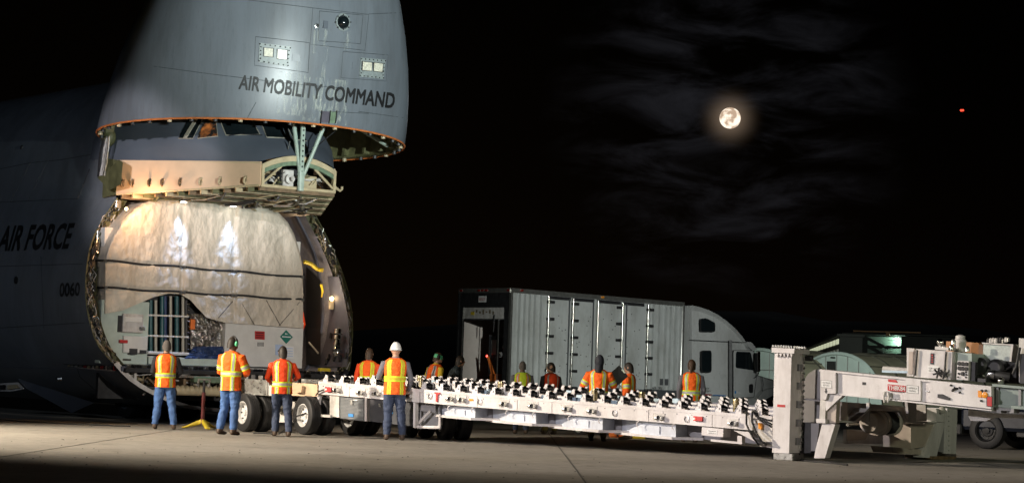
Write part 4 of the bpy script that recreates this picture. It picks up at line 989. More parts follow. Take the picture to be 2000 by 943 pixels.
# cables drooping to the ground
for k, (xa, xb) in enumerate(((1458, 1545), (1470, 1560))):
    g0, g1 = G(xb - 30, 886 + 4 * k), G(xb, 896 + 3 * k); I_ = TM.inverted()
    pts = [tp(xa, 803, -.05), tp(xa - 3, 815, -.12), tp(xa + 3, 835, -.12), tp(xa + 22, 865, -.2), I_ @ (g0 + Vector((0, 0, .06))), I_ @ (g1 + Vector((0, 0, .015))), I_ @ (G(xb + 60, 903 + 2 * k) + Vector((0, 0, .015))), I_ @ (G(xb + 95, 907 + 2 * k) + Vector((0, 0, .015)))]
    MB().tube(crom(pts, 40), .018, 6).build('power_cable', BLACK, trl, smooth=True)
# wheels: two steered bogies at the left end, one under the middle
STEER = R(-20)
RIMW = mat('white_wheel_rim', (.60, .60, .60), .4, var=.1)
WR = .385
def tw(px, py, y, n=2, steer=STEER):
    p = tp(px, py, y); M = Matrix.Translation((p.x, p.y, WR)) @ Matrix.Rotation(R(-90) + steer, 4, 'Z')
    for k in range(n): wheel_mesh(WR, .25, BLACK, RIMW, trl, M @ Matrix.Translation((-.34 * k, 0, 0)))
tw(482, 812, -.02); tw(600, 812, -.06, 2); tw(600, 812, 1.6, 2); tw(482, 812, 1.6, 2)
tw(690, 812, 1.2, 2); tw(870, 828, 1.25, 2, R(-38)); tw(800, 828, 1.6, 2, R(-38))
# rear drive unit at the left end
tprism('drive_box', STEEL, [(478, 739), (520, 742), (520, 772), (478, 769)], .05, .9)
tprism('drive_box', WHITED, [(520, 742), (562, 745), (562, 774), (520, 772)], .1, .9)
db_ = tprism('hydraulic_tank', mat('peach_tank', (.62, .44, .28), .5, var=.06), [(564, 746), (620, 750), (620, 774), (564, 772)], .08, .9)
tprism('tank_foot', mat('peach_tank', (.62, .44, .28)), [(580, 758), (590, 753), (588, 766), (576, 766)], .0, .08, db_)
tprism('axle_frame', WHITED, [(545, 797), (574, 799), (574, 825), (543, 824)], .2, .6); tprism('axle_frame', WHITED, [(556, 782), (576, 784), (576, 797), (556, 795)], .2, .6)
MB().lathe([(.09, 0), (.1, .1), (.06, .14), (.06, .3)], 14, M=Matrix.Translation(tp(559, 801, .1)) @ Matrix.Rotation(R(90), 4, 'X')).build('steering_motor', STEEL, trl, smooth=True)
for k in range(9): p = tp(486 + 14 * k, 738 + k * 1.1, .2); B('roller_mount', DARK if k % 2 else STEEL, trl, p.x - .05, p.x + .06, .1, 1.2, p.z - .02, p.z + .08, .01)
T('drive_cable', BLACK, trl, [TM.inverted() @ (G(495, 846) + Vector((0, 0, .012))), TM.inverted() @ (G(545, 848) + Vector((0, 0, .012))), tp(566, 832, -.1), tp(580, 812, -.15), tp(598, 806, -.15)], .014, 6)
T('brake_cable', BLACK, trl, [tp(617, 772, -.02), tp(621, 765, -.05), tp(633, 760, -.05)], .014, 6)

# ------------------------------------------------------------------ gooseneck frame of the trailer
PY = -.12
pil = tprism('jack_pillar', WHITE, [(1513, 688), (1546, 690), (1541, 885), (1508, 883)], PY, PY + .40, label='tall white jack pillar at the deck end')
cap = tprism('pillar_cap', WHITE, [(1507, 678), (1552, 680.5), (1551, 690), (1507, 688)], PY - .08, PY + .50, pil)
xr = tp(1545, 700, PY).x
for k in range(5): tprism('cap_gusset', WHITE, [(1514 + 7 * k, 689), (1520 + 7 * k, 689.4), (1518 + 7 * k, 697)], PY - .05, PY, pil)
for k in range(8):
    p = tp(1510 + 5.2 * k, 677 + .3 * k, PY - .04); MB().lathe([(.022, 0), (.022, .035), (.01, .04)], 6, M=Matrix.Translation(p)).build('cap_bolt', STEEL, cap)
    MB().lathe([(.022, 0), (.022, .035), (.01, .04)], 6, M=Matrix.Translation(p + Vector((0, .5, 0)))).build('cap_bolt', STEEL, cap)
tprism('red_label', RED, [(1518, 789), (1533.5, 790), (1533.5, 795), (1518, 794)], PY - .006, PY, pil)
zt_, zb_ = tp(1546, 695, PY).z, tp(1546, 880, PY).z
q = MB(); q.box(xr, xr + .025, PY + .34, PY + .46, zb_, zt_); q.build('pillar_flange', WHITE, pil)
for k in range(16):
    z = lerp(zb_ + .05, zt_ - .1, k / 15); MB().cyl((xr + .03, PY + .40, z), (xr + .065, PY + .40, z), .022, 8).build('flange_bolt', STEEL, pil)
for k in range(5):
    z = lerp(zb_ + .1, zt_ - .25, k / 4); B('flange_bracket', PGREY, pil, xr, xr + .05, PY + .22, PY + .36, z, z + .12)
MB().lathe([(.05, 0), (.05, .12), (.03, .13)], 12, M=Matrix.Translation(tp(1574, 699, .3)) @ Matrix.Rotation(R(90), 4, 'Y')).build('pillar_motor', DARK, pil, smooth=True)
pt = tp(1523, 884, PY); B('pillar_foot', STEEL, pil, pt.x - .14, pt.x + .24, PY + .02, PY + .44, .0, pt.z + .01, .015)
# web between pillar and gooseneck
XP = tp(1604, 800, 0).x
q = MB()
a0 = TP.ax(1571, 735, XP - .25); 
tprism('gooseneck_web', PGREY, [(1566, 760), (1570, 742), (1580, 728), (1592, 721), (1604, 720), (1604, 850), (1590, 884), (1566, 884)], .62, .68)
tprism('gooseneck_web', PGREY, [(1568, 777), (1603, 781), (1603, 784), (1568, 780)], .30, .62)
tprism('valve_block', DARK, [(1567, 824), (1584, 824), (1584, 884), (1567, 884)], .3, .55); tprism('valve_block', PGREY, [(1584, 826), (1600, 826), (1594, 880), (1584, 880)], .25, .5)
gn = tprism('gooseneck_beam', WHITE, [(1634, 727.5), (1936, 758), (1936, 799), (1800, 783.5), (1634, 768)], 0, .25)
tprism('gooseneck_flange', WHITE, [(1600, 720.5), (1936, 754), (1936, 758), (1600, 724.5)], -.04, .45); tprism('gooseneck_flange', WHITE, [(1634, 767.5), (1936, 799), (1936, 802), (1634, 770.5)], -.03, .40)
tprism('gooseneck_end', WHITE, [(1602, 724), (1632, 727), (1632, 768), (1616, 768), (1613, 780), (1602, 779)], -.07, .25)
tprism('gooseneck_cover', WHITE, [(1768, 739), (1798, 742), (1798, 783), (1768, 780)], -.05, 0)
gc = tprism('gooseneck_cabinet', WHITE, [(1817, 744), (1936, 757), (1936, 798), (1817, 785)], -.09, 0)
tprism('cabinet_hinge', STEEL, [(1806, 762), (1815, 763), (1815, 765), (1806, 764)], -.06, 0)
fl = tprism('lock_label', PAPER, [(1604, 742), (1624, 743.5), (1624, 757), (1604, 755.5)], -.076, -.071)
fli = tprism('lock_label_border', LETTER, [(1603.4, 741.4), (1624.6, 743), (1624.6, 757.6), (1603.4, 756)], -.073, -.0705)
ttext('TWO TRAILER', 1606, 745, 1622, 748, fl, y=-.079); ttext('BED LOCK', 1608, 750, 1620, 753, fl, y=-.079)
tprism('arrow_mark', LETTER, [(1611.8, 758), (1614, 758), (1614, 763), (1615.8, 763), (1613, 768), (1610, 763), (1611.8, 763)], -.078, -.0705)
tprism('small_plate', DARK, [(1684, 745.5), (1691, 746), (1691, 751.5), (1684, 751)], -.008, 0)
tprism('red_label', RED, [(1734.5, 740), (1750, 741.5), (1754, 747), (1734.5, 745)], -.008, 0)
rl = tprism('number_plate', RED, [(1733.5, 749.5), (1769, 753), (1769, 765), (1733.5, 762)], -.056, -.0505)
rl2 = tprism('number_plate_backing', WHITE, [(1733.5, 749.5), (1767, 752.6), (1767, 764.8), (1733.5, 762)], -.05, 0, rl)
ttext('TH8K84', 1735, 751.5, 1767.5, 760.5, rl, PAPER, -.060, .03)
gl = tprism('controls_label', PAPER, [(1772, 752), (1793, 754), (1793, 768), (1772, 766)], -.056, -.0505)
tprism('controls_label_border', LETTER, [(1771.3, 751.3), (1793.7, 753.4), (1793.7, 768.7), (1771.3, 766.6)], -.0535, -.0503)
ttext('GOOSENECK', 1774, 755, 1791, 758.5, gl, y=-.059); ttext('CONTROLS', 1775, 760.5, 1789, 764, gl, y=-.059)
for x, y, r_, m in ((1924, 771, .05, AMBER),): MB().lathe([(r_, 0), (r_, .02), (.02, .03)], 14, M=Matrix.Translation(tp(x, y, -.09)) @ Matrix.Rotation(R(90), 4, 'X')).build('reflector', m, gc, smooth=True)
tprism('marker_lamp', AMBER, [(1910, 762), (1917, 763), (1917, 776), (1910, 775)], -.11, -.09, gc); tprism('tail_lamp', RED, [(1928, 774), (1937, 775), (1937, 793), (1928, 792)], -.12, -.09, gc); tprism('lamp_housing', DARK, [(1926.5, 772.5), (1938, 774), (1938, 794.5), (1926.5, 793)], -.105, -.0901, gc)
for x, y in ((1858, 752), (1863, 760), (1869, 758), (1875, 766), (1875, 757), (1918, 762), (1926, 762), (1917, 782)): p = tp(x, y, -.095); MB().lathe([(.018, 0), (.018, .03), (.01, .035)], 8, M=Matrix.Translation(p) @ Matrix.Rotation(R(90), 4, 'X')).build('control_knob', DARK, gc)
tprism('control_lever_plate', DARK, [(1831, 769), (1840, 769), (1855, 777), (1854, 781), (1831, 776)], -.12, -.0901, gc); T('control_lever', DARK, gc, [tp(1860, 763, -.1), tp(1865, 757, -.15)], .02, 6)
# shackle
p = tp(1731, 770, -.1); MB().tube([p + Vector((-.03, 0, .05)), p + Vector((-.045, 0, -.05)), p + Vector((-.03, 0, -.13)), p + Vector((.03, 0, -.13)), p + Vector((.045, 0, -.05)), p + Vector((.03, 0, .05))], .018, 8).build('shackle', WHITED, trl, smooth=True)
MB().lathe([(.05, -.03), (.05, .03)], 12, M=Matrix.Translation(tp(1730, 769, -.06)) @ Matrix.Rotation(R(90), 4, 'X')).build('shackle_lug', WHITED, trl)
# near leg and portal frame
tprism('leg_gusset', WHITE, [(1616, 767), (1648, 770), (1637, 780), (1613, 802), (1612, 780)], .0, .12)
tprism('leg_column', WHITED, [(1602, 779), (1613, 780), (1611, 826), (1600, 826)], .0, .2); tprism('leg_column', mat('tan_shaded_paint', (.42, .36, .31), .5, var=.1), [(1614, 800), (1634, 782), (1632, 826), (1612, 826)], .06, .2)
tprism('leg_collar', WHITE, [(1594, 817), (1612, 818), (1612, 826), (1594, 825)], -.06, .22)
tprism('leg_foot', WHITE, [(1606, 826), (1631, 828), (1611, 894), (1590, 894), (1593, 876)], .0, .2)
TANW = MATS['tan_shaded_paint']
def ep(px, py, x): return TP.ax(px, py, x)
def eprism(name, m, poly, x0, x1, par=None):
    pts = [ep(a, b_, x0) for a, b_ in poly]; n = len(pts); q = MB()
    q.add(pts + [Vector((x1, p.y, p.z)) for p in pts], [tuple(range(n)), tuple(range(2 * n - 1, n - 1, -1))] + [(i, i + n, (i + 1) % n + n, (i + 1) % n) for i in range(n)]); return q.build(name, m, par or trl)
XL = tp(1620, 840, .1).x + .05
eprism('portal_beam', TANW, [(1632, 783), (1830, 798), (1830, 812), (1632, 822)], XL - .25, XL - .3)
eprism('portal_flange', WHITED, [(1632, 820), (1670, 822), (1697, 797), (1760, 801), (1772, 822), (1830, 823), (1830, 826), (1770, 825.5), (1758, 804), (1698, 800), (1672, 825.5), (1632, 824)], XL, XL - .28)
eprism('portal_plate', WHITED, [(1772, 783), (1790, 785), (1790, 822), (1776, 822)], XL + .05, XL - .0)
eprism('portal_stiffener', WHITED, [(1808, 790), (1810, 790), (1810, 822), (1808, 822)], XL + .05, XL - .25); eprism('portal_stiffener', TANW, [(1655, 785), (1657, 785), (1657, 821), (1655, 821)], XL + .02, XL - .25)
wc = ep(1722, 825, XL - .1); MW = Matrix.Translation((wc.x, wc.y - .55, wc.z)) @ Matrix.Rotation(R(-90), 4, 'X')
q = MB(); q.lathe([(a * .84, b_) for a, b_ in [(.02, 0), (.20, .0), (.22, .02), (.22, .28), (.27, .30), (.27, .36), (.24, .37), (.24, .42), (.28, .43), (.28, .48), (.21, .49), (.21, .9), (.28, .91), (.28, .96), (.1, .97)]], 26, M=MW); wn_ = q.build('winch_drum', mat('worn_winch_paint', (.48, .43, .38), .38, var=.08, scale=5), trl, smooth=True)
q = MB(); q.tube([MW @ Vector((.195 * math.cos(a * .7), .195 * math.sin(a * .7), .5 + .4 * a / 160)) for a in range(161)], .016, 5); q.build('winch_rope', DARK, wn_, smooth=True)
q = MB(); q.box(wc.x - .03, wc.x + .03, wc.y - .6, wc.y - .54, wc.z - .05, wc.z + .35); q.build('winch_mount', WHITED, trl)
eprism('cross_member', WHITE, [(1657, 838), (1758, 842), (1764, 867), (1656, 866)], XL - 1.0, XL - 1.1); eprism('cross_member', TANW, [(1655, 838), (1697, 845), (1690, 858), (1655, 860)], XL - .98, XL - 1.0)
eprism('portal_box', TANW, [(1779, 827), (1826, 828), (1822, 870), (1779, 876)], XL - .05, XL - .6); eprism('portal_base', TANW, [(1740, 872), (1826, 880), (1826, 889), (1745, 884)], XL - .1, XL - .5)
T('drive_shaft', STEEL, trl, [ep(1655, 829, XL - .6), ep(1697, 826, XL - .6)], .03, 8)
eprism('leg_column', WHITE, [(1829, 797), (1848, 800), (1846, 824), (1829, 823)], XL, XL - .3)
eprism('leg_foot', WHITE, [(1830, 824), (1846, 825), (1829, 893), (1808, 893), (1811, 872)], XL, XL - .25)
MB().sphere(ep(1840, 800, XL + .05), .07, 10, 7).build('leg_pivot', WHITED, trl, smooth=True)
fp = eprism('jack_pillar', WHITE, [(1850, 797), (1870, 799), (1867, 886), (1848, 885)], XL - .05, XL - .45)
eprism('pillar_side', PGREY, [(1843, 800), (1850, 797), (1848, 885), (1830, 880)], XL - .1, XL - .4, fp)
eprism('pillar_foot', STEEL, [(1847, 885), (1868, 886), (1868, 894), (1847, 893)], XL - .05, XL - .45, fp)
for k in range(9): MB().sphere(ep(1853, 803 + 9.5 * k, XL - .045), .014, 6, 4).build('flange_bolt', STEEL, fp)
eprism('timber_block', BROWN, [(1818, 890), (1868, 891), (1866, 898), (1818, 896)], XL + .02, XL - .5)
# coupling beam that runs on to the tow tractor
tprism('coupling_beam', mat('grey_green_beam', (.22, .27, .25), .5, var=.12), [(1938, 753), (2060, 764), (2060, 800), (1938, 792)], .15, .2)
tprism('coupling_flange', MATS['grey_green_beam'], [(1938, 749), (2060, 760), (2060, 765), (1938, 754)], .05, .35); tprism('coupling_flange', MATS['grey_green_beam'], [(1938, 789), (2060, 797), (2060, 803), (1938, 795)], .05, .35)
for x in (1945, 1989): tprism('coupling_rib', PGREY, [(x, 756), (x + 5, 756.5), (x + 5, 792), (x, 791.5)], .1, .15)
tprism('coupling_foot', PGREY, [(1946, 794), (1980, 796), (1980, 806), (1972, 806), (1972, 802), (1955, 801), (1955, 806), (1946, 806)], .05, .3)
tprism('fender', WHITED, [(1900, 800), (1935, 806), (2060, 812), (2060, 818), (1940, 815), (1925, 822), (1896, 821), (1891, 812), (1891, 798)], .6, .7)
p = tp(1878, 700, .5); B('deck_tray', LBLUE, trl, tp(1725, 725, .5).x, tp(1775, 725, .5).x, .45, 1.2, tp(1725, 727, .5).z, tp(1725, 724, .5).z + .01)
T('deck_pole', WHITED, trl, [tp(1725, 720, .6), tp(1775, 724, .6)], .05, 8)

# ================================================================== POWER UNIT ON THE GOOSENECK
PU = thing('power_unit', 'white engine power unit with gauges and orange radiator cowl on the gooseneck', 'generator', TM.copy())
def pz(name, m, poly, y0, y1, par=None): return tprism(name, m, poly, y0, y1, par or PU)
cbn = pz('cabinet', WHITE, [(1789, 681), (1860, 686), (1858, 741), (1786, 736)], .3, 1.3)
pz('cabinet_side', mat('grey_green_panel', (.30, .36, .33), .4, var=.1), [(1861, 688), (1898, 690), (1898, 744), (1859, 741)], .45, 1.3)
pz('cabinet_post', WHITED, [(1771, 679), (1785, 680), (1784, 735), (1771, 734)], .45, 1.0); pz('cabinet_vent', TANW, [(1775, 686), (1783, 686), (1782, 730), (1774, 730)], .43, .45)
for xa in (1789.5, 1846): T('cabinet_bar', DARK, PU, [tp(xa + 2, 683 + (xa - 1789) * .06, .26), tp(xa - 2, 733 + (xa - 1789) * .06, .26)], .016, 6)
pz('slot_window', DARK, [(1817.5, 689), (1824, 689.5), (1823, 711), (1816.5, 710.5)], .285, .3, cbn); 
for k in range(4): pz('indicator', RED, [(1819, 692 + 4.5 * k), (1822.4, 692.2 + 4.5 * k), (1822.2, 694 + 4.5 * k), (1818.8, 694 + 4.5 * k)], .278, .285, cbn)
vl = pz('valve_label', PAPER, [(1812, 713.5), (1835, 715), (1834, 729), (1811, 727.5)], .29, .3, cbn)
ttext('CCW = OPEN', 1814, 717, 1832, 720, vl, y=.286); ttext('CW = CLOSE', 1814, 722, 1832, 725, vl, y=.286)
for x, y in ((1832, 728), (1844, 729)):
    p = tp(x, y, .2)
    for k in range(3): a = math.pi * k / 3 + .3; MB().tube([p + Vector((.09 * math.cos(a), 0, .09 * math.sin(a))), p - Vector((.09 * math.cos(a), 0, .09 * math.sin(a)))], .016, 6).build('valve_wheel', DARK, PU)
    T('valve_stem', DARK, PU, [p, p + Vector((0, .12, 0))], .02, 6)
cp = pz('control_panel', WHITE, [(1870, 704), (1892, 705), (1891, 742), (1868, 740)], .22, .42); pz('panel_side', DARK, [(1893, 705), (1905, 707), (1904, 744), (1892, 742)], .3, .42, cp)
for j in range(2):
    for i in range(3): MB().lathe([(.034, 0), (.034, .02), (.028, .022)], 14, M=Matrix.Translation(tp(1874 + 6.8 * i, 709.5 + 9.2 * j + .6 * i, .218)) @ Matrix.Rotation(R(90), 4, 'X')).build('gauge', BLACK, cp)
for x, y, r_ in ((1880.5, 729.5, .034), (1873, 729, .016), (1887, 726, .014), (1888, 731, .014), (1872, 736, .014), (1887, 736.5, .014)): MB().lathe([(r_, 0), (r_, .025), (r_ * .6, .03)], 10, M=Matrix.Translation(tp(x, y, .218)) @ Matrix.Rotation(R(90), 4, 'X')).build('panel_knob', DARK, cp)
OCHRE = mat('orange_brown_cowl', (.40, .19, .07), .5, var=.15)
pz('radiator_cowl', OCHRE, [(1848, 666), (1912, 669), (1912, 702), (1848, 698)], 1.35, 2.4); pz('radiator_cowl', OCHRE, [(1912, 672), (1920, 673), (1920, 703), (1910, 702)], 1.1, 1.35)
wb = pz('radiator_core', mat('pale_grille', (.42, .48, .45), .45, var=.25, scale=20), [(1921, 670), (1977, 673.5), (1973, 705), (1919, 702)], 1.0, 1.2)
for c in ([(1918, 668.5), (1979, 672), (1979, 674.5), (1918, 671)], [(1975, 673), (1979, 673), (1975, 706), (1971, 706)]): pz('core_frame', WHITED, c, .96, 1.2, wb)
pz('engine_block', BLACK, [(1908, 703), (1985, 708), (1985, 749), (1905, 745)], 1.0, 1.9)
for x, y, r_ in ((1924, 716, 13), (1955, 719, 15)): MB().lathe([(.14, 0), (.15, .05), (.15, .25), (.1, .3)], 18, M=Matrix.Translation(tp(x, y, 1.0)) @ Matrix.Rotation(R(90), 4, 'X')).build('engine_cover', DARK, PU, smooth=True)
for k in range(14): T('engine_pipe', random.choice([DARK, BLACK, STEEL, DARK]), PU, [tp(random.uniform(1910, 1980), random.uniform(708, 740), .9), tp(random.uniform(1910, 1980), random.uniform(708, 740), .8), tp(random.uniform(1910, 1980), random.uniform(712, 744), .9)], random.uniform(.012, .03), 6)
T('air_hose', BLACK, PU, [tp(1940, 731, .55), tp(1955, 733, .5), tp(1972, 736, .55)], .07, 12); T('hose_end', STEEL, PU, [tp(1927, 735, .5), tp(1932, 730, .5), tp(1942, 731, .53)], [.05, .075, .08], 12)
MB().sphere(tp(1955, 743, .3), .06, 10, 8).build('lamp_lens', CHROME, PU, smooth=True)
MB().sphere(tp(1836, 668, .7), .06, 12, 8).build('beacon', CHROME, PU, smooth=True); T('beacon_stem', WHITED, PU, [tp(1836, 672, .7), tp(1837, 682, .7)], .025, 8)
pz('top_plate', WHITED, [(1826, 676), (1852, 678), (1852, 684), (1826, 682)], .5, 1.0)
MB().lathe([(.10, 0), (.10, .2), (.08, .22), (.08, .27), (.03, .29)], 16, M=Matrix.Translation(tp(1875, 687, .9))).build('filter_canister', WHITED, PU, smooth=True)
for x, y in ((1843, 683), (1858, 683), (1889, 686), (1862, 672)): MB().lathe([(.04, 0), (.04, .06), (.02, .09)], 10, M=Matrix.Translation(tp(x, y, .6))).build('filler_cap', STEEL, PU, smooth=True)
for k in range(9): p = tp(1930 + 5 * k, 669 + random.uniform(-2, 1), 1.1); MB().lathe([(.03, 0), (.03, .06), (.015, .08)], 8, M=Matrix.Translation(p)).build('pipe_fitting', random.choice([STEEL, DARK, WHITED]), PU)
pst = pz('post', WHITED, [(1990, 660), (2040, 663), (2040, 750), (1990, 746)], .6, .8); pz('post_side', DARK, [(1990, 690), (2040, 692), (2040, 752), (1992, 748)], .55, .6, pst)
T('cable_loop', BLACK, PU, [tp(1992, 678, .5), tp(1988, 700, .5), tp(1985, 716, .5), tp(1978, 730, .5)], .025, 8)
pz('tray', DARK, [(1909, 738), (1925, 739), (1925, 746), (1909, 745)], .3, .5)

# ================================================================== LORRY BEHIND THE TRAILER
c0 = atY(998, 600, 71.3); c0.z = 0
KM = Matrix.Translation(c0) @ Matrix.Rotation(R(42), 4, 'Z')
KP = Plane(KM)
def kp(px, py, y=0.0): return KP.ay(px, py, y)
def kprism(name, m, poly, y0, y1, par, label=None):
    pts = [kp(x, y, y0) for x, y in poly]; n = len(pts); q = MB()
    q.add(pts + [Vector((p.x, y1, p.z)) for p in pts], [tuple(range(n)), tuple(range(2 * n - 1, n - 1, -1))] + [(i, i + n, (i + 1) % n + n, (i + 1) % n) for i in range(n)]); return q.build(name, m, par, label=label)
bt = thing('box_trailer', 'grey white moving van box trailer with side doors and open rear roller door', 'trailer', KM)
XE = kp(1336, 600).x; ZT0 = kp(999, 562).z; ZT1 = kp(1336, 590).z; ZB0 = .78; WT = 2.55
def zt(x): return lerp(ZT0, ZT1, x / XE)
def slab(name, m, x0, x1, y0, y1, za0, za1, zb0, zb1, par=bt):
    q = MB(); q.add([(x0, y0, za0), (x1, y0, za1), (x1, y1, za1), (x0, y1, za0), (x0, y0, zb0), (x1, y0, zb1), (x1, y1, zb1), (x0, y1, zb0)], [(3, 2, 1, 0), (4, 5, 6, 7), (0, 1, 5, 4), (1, 2, 6, 5), (2, 3, 7, 6), (3, 0, 4, 7)]); return q.build(name, m, par)
slab('side_wall', PANELW, .06, XE, .03, .06, ZB0 + .2, ZB0 + .2, ZT0 - .12, ZT1 - .12); slab('side_wall', PANELW, .06, XE, WT - .06, WT - .03, ZB0, ZB0, ZT0 - .12, ZT1 - .12)
slab('roof', PANELW, 0, XE, .02, WT - .02, ZT0 - .04, ZT1 - .04, ZT0, ZT1); slab('front_wall', PANELW, XE - .05, XE, .02, WT - .02, ZB0, ZB0, ZT1 - .05, ZT1 - .02)
slab('floor', BROWN, 0, XE, .05, WT - .05, 1.05, 1.05, 1.12, 1.12); slab('bottom_rail', mat('dark_grey_rail', (.07, .075, .08), .5, var=.15), 0, XE, .0, .08, ZB0, ZB0, ZB0 + .24, ZB0 + .24)
slab('top_rail', ALU, 0, XE, -.02, .06, ZT0 - .14, ZT1 - .14, ZT0 + .0, ZT1 + .0); slab('top_rail', ALU, -.02, .08, .06, WT, ZT0 - .15, ZT0 - .15, ZT0 - .0, ZT0 - .0)
slab('corner_post', ALU, -.03, .06, -.02, .07, ZB0, ZB0, ZT0 - .14, ZT0 - .14); slab('corner_post', MATS['dark_metal'], -.03, .06, WT - .07, WT, ZB0, ZB0, ZT0 - .15, ZT0 - .15)
q = MB(); q.lathe([(.09, 0), (.09, ZT1 - ZB0 - .1), (.04, ZT1 - ZB0 - .02)], 12, M=Matrix.Translation((XE - .02, .06, ZB0))); q.build('corner_post', ALU, bt, smooth=True)
slab('rear_header', DARK, -.01, .05, .07, WT - .07, ZT0 - .62, ZT0 - .62, ZT0 - .15, ZT0 - .15)
slab('door_jamb', DARK, -.01, .05, .07, .30, ZB0, ZB0, ZT0 - .62, ZT0 - .62); slab('door_jamb', DARK, -.01, .05, WT - .26, WT - .07, ZB0, ZB0, ZT0 - .62, ZT0 - .62)
slab('jamb_trim', ALU, -.03, -.01, .52, .56, 1.1, 1.1, ZT0 - 1.0, ZT0 - 1.0)
slab('jamb_trim', ALU, -.03, -.01, WT - .28, WT - .24, 1.1, 1.1, ZT0 - .62, ZT0 - .62)
rd = slab('roller_door', WHITED, .0, .06, .30, WT - .28, ZT0 - .98, ZT0 - .98, ZT0 - .62, ZT0 - .62)
slab('door_bottom', DARK, -.01, .06, .30, WT - .28, ZT0 - 1.03, ZT0 - 1.03, ZT0 - .985, ZT0 - .985, rd)
def rear(name, m, y0, y1, z0, z1, par=bt, x=-.02): return slab(name, m, x, x + .012, y0, y1, z0, z0, z1, z1, par)
MUD = mat('dried_mud', (.16, .13, .08), .9, var=.4, scale=20)
for k in range(7): y = .8 + .16 * k; rear('mud_splash', MUD, y, y + .07, ZT0 - .84 + .03 * (k % 3), ZT0 - .74 + .05 * (k % 2), rd, -.006)
rear('yellow_sticker', YELLOW, 1.75, 1.92, ZT0 - .86, ZT0 - .76, rd, -.008)
np2 = rear('maker_plate', PAPER, 1.18, 1.55, ZT0 - .45, ZT0 - .25)
flat_text('lettering', 'KENTUCKY', np2, (-.024, 1.52, ZT0 - .40), (0, -.31, 0), (0, 0, .09), RED, .01)
REDR = mat('red_marker_lens', (.22, .015, .012), .3, var=.1)
for y in (.12, 1.18, 1.36, 1.54, 2.42): rear('marker_lamp', REDR, y - .06, y + .06, ZT0 - .10, ZT0 - .04, bt, -.035)
slab('marker_lamp', REDR, .35, .48, -.035, -.021, ZT0 - .09, ZT0 - .09, ZT0 - .03, ZT0 - .03); slab('marker_lamp', AMBER, 3.95, 4.08, -.035, -.021, zt(4) - .09, zt(4) - .09, zt(4) - .03, zt(4) - .03)
num = flat_text('lettering', '29', bt, (-.03, .44, 1.9), (0, -.13, 0), (0, 0, .16), PAPER, .01)
# interior rails
for k, y in enumerate((.35, 1.0, 1.7)): B('logistic_post', DARK, bt, 2.4, 2.44, y, y + .08, 1.12, ZT0 - .2)
slab('inner_wall', mat('pale_inner_panel', (.60, .54, .50), .6, var=.06), 2.45, 2.5, .08, WT - .08, 1.12, 1.12, ZT0 - .15, ZT0 - .15); slab('inner_side', MATS['pale_inner_panel'], .1, 2.45, WT - .10, WT - .07, 1.12, 1.12, ZT0 - .15, ZT0 - .15)
T('pull_strap', BLACK, bt, [(-.02, .75, ZT0 - .85), (-.04, .74, ZT0 - 1.1), (-.03, .76, ZT0 - 1.4)], .02, 6)
# ribs and rivets of the plain panels
for px in (1012, 1022, 1032, 1042, 1054, 1274, 1286, 1298, 1308, 1318, 1328):
    x = kp(px, 650).x; q = MB(); q.tube([(x, .03, ZB0 + .26), (x, .03, zt(x) - .15)], [(.10, .006)] * 2, 8, ref=(1, 0, 0)); q.build('panel_rib', PANELW, bt, smooth=True)
qs = MB()
for px in (1006, 1015, 1038, 1062, 1270, 1284, 1302, 1316, 1330):
    x = kp(px, 650).x
    for k in range(44): z = ZB0 + .3 + k * .068; qs.box(x - .008, x + .008, .012, .03, z, z + .014)
qs.build('rivets', ALU, bt, kind='stuff')
# side doors
DX = [kp(x, 650).x for x in (1070, 1114, 1118, 1160, 1166, 1212, 1216, 1258)]
for a, b_ in zip(DX[::2], DX[1::2]):
    o = slab('side_door', PANELW, a, b_, -.005, .035, ZB0 + .26, ZB0 + .26, zt(a) - .26, zt(b_) - .26)
    slab('door_gap', DARK, a, b_, .02, .034, zt(a) - .255, zt(b_) - .255, zt(a) - .15, zt(b_) - .15, bt)
    for k in range(12): xx = lerp(a, b_, .15 + .7 * random.random()); z = 1.3 + 2.2 * random.random(); slab('door_rivet', DARK, xx, xx + .03, -.012, -.004, z, z, z + .03, z + .03, o)
for px in (1068, 1116, 1165, 1213, 1263):
    x = kp(px, 650).x; MB().tube([(x, -.05, ZB0 + .22), (x, -.05, zt(x) - .18)], .032, 10).build('lock_rod', CHROME, bt, smooth=True)
    if px != 1165:
        for k in range(6):
            z = lerp(1.0, zt(x) - .35, k / 5); q = MB(); sgn_ = -1 if px in (1213,) else 1
            q.bbox(min(x - .05, x + sgn_ * .26), max(x + .05, x + sgn_ * .26), -.075, -.005, z - .045, z + .045, .01); q.build('hinge', BLACK, bt)
for px in (1110, 1157, 1222): x = kp(px, 650).x; slab('door_seam', MATS['dark_grey_rail'], x - .025, x + .025, -.025, .0, ZB0 + .26, ZB0 + .26, zt(x) - .2, zt(x) - .2)
a_ = kp(1290, 739); b_ = kp(1305, 752); slab('vent_plate', MATS['dark_grey_rail'], a_.x, b_.x, -.006, .03, b_.z, b_.z, a_.z, a_.z)
p_ = kp(1273, 761); flat_text('lettering', '060823936', bt, (p_.x, .02, p_.z), (.52, 0, 0), (0, 0, .12), LETTER, .01)
for x in (.9, 1.9):
    for y in (.18, WT - .55): wheel_mesh(.5, .28, BLACK, STEEL, bt, Matrix.Translation((x, y + .14, .5)) @ Matrix.Rotation(R(-90), 4, 'Z'))
B('underframe', DARK, bt, .2, XE, .4, WT - .4, .55, ZB0)
B('landing_leg', STEEL, bt, XE - 1.6, XE - 1.5, .3, .42, .05, ZB0)
B('rear_bumper', DARK, bt, -.02, .1, .1, WT - .1, .45, .6)
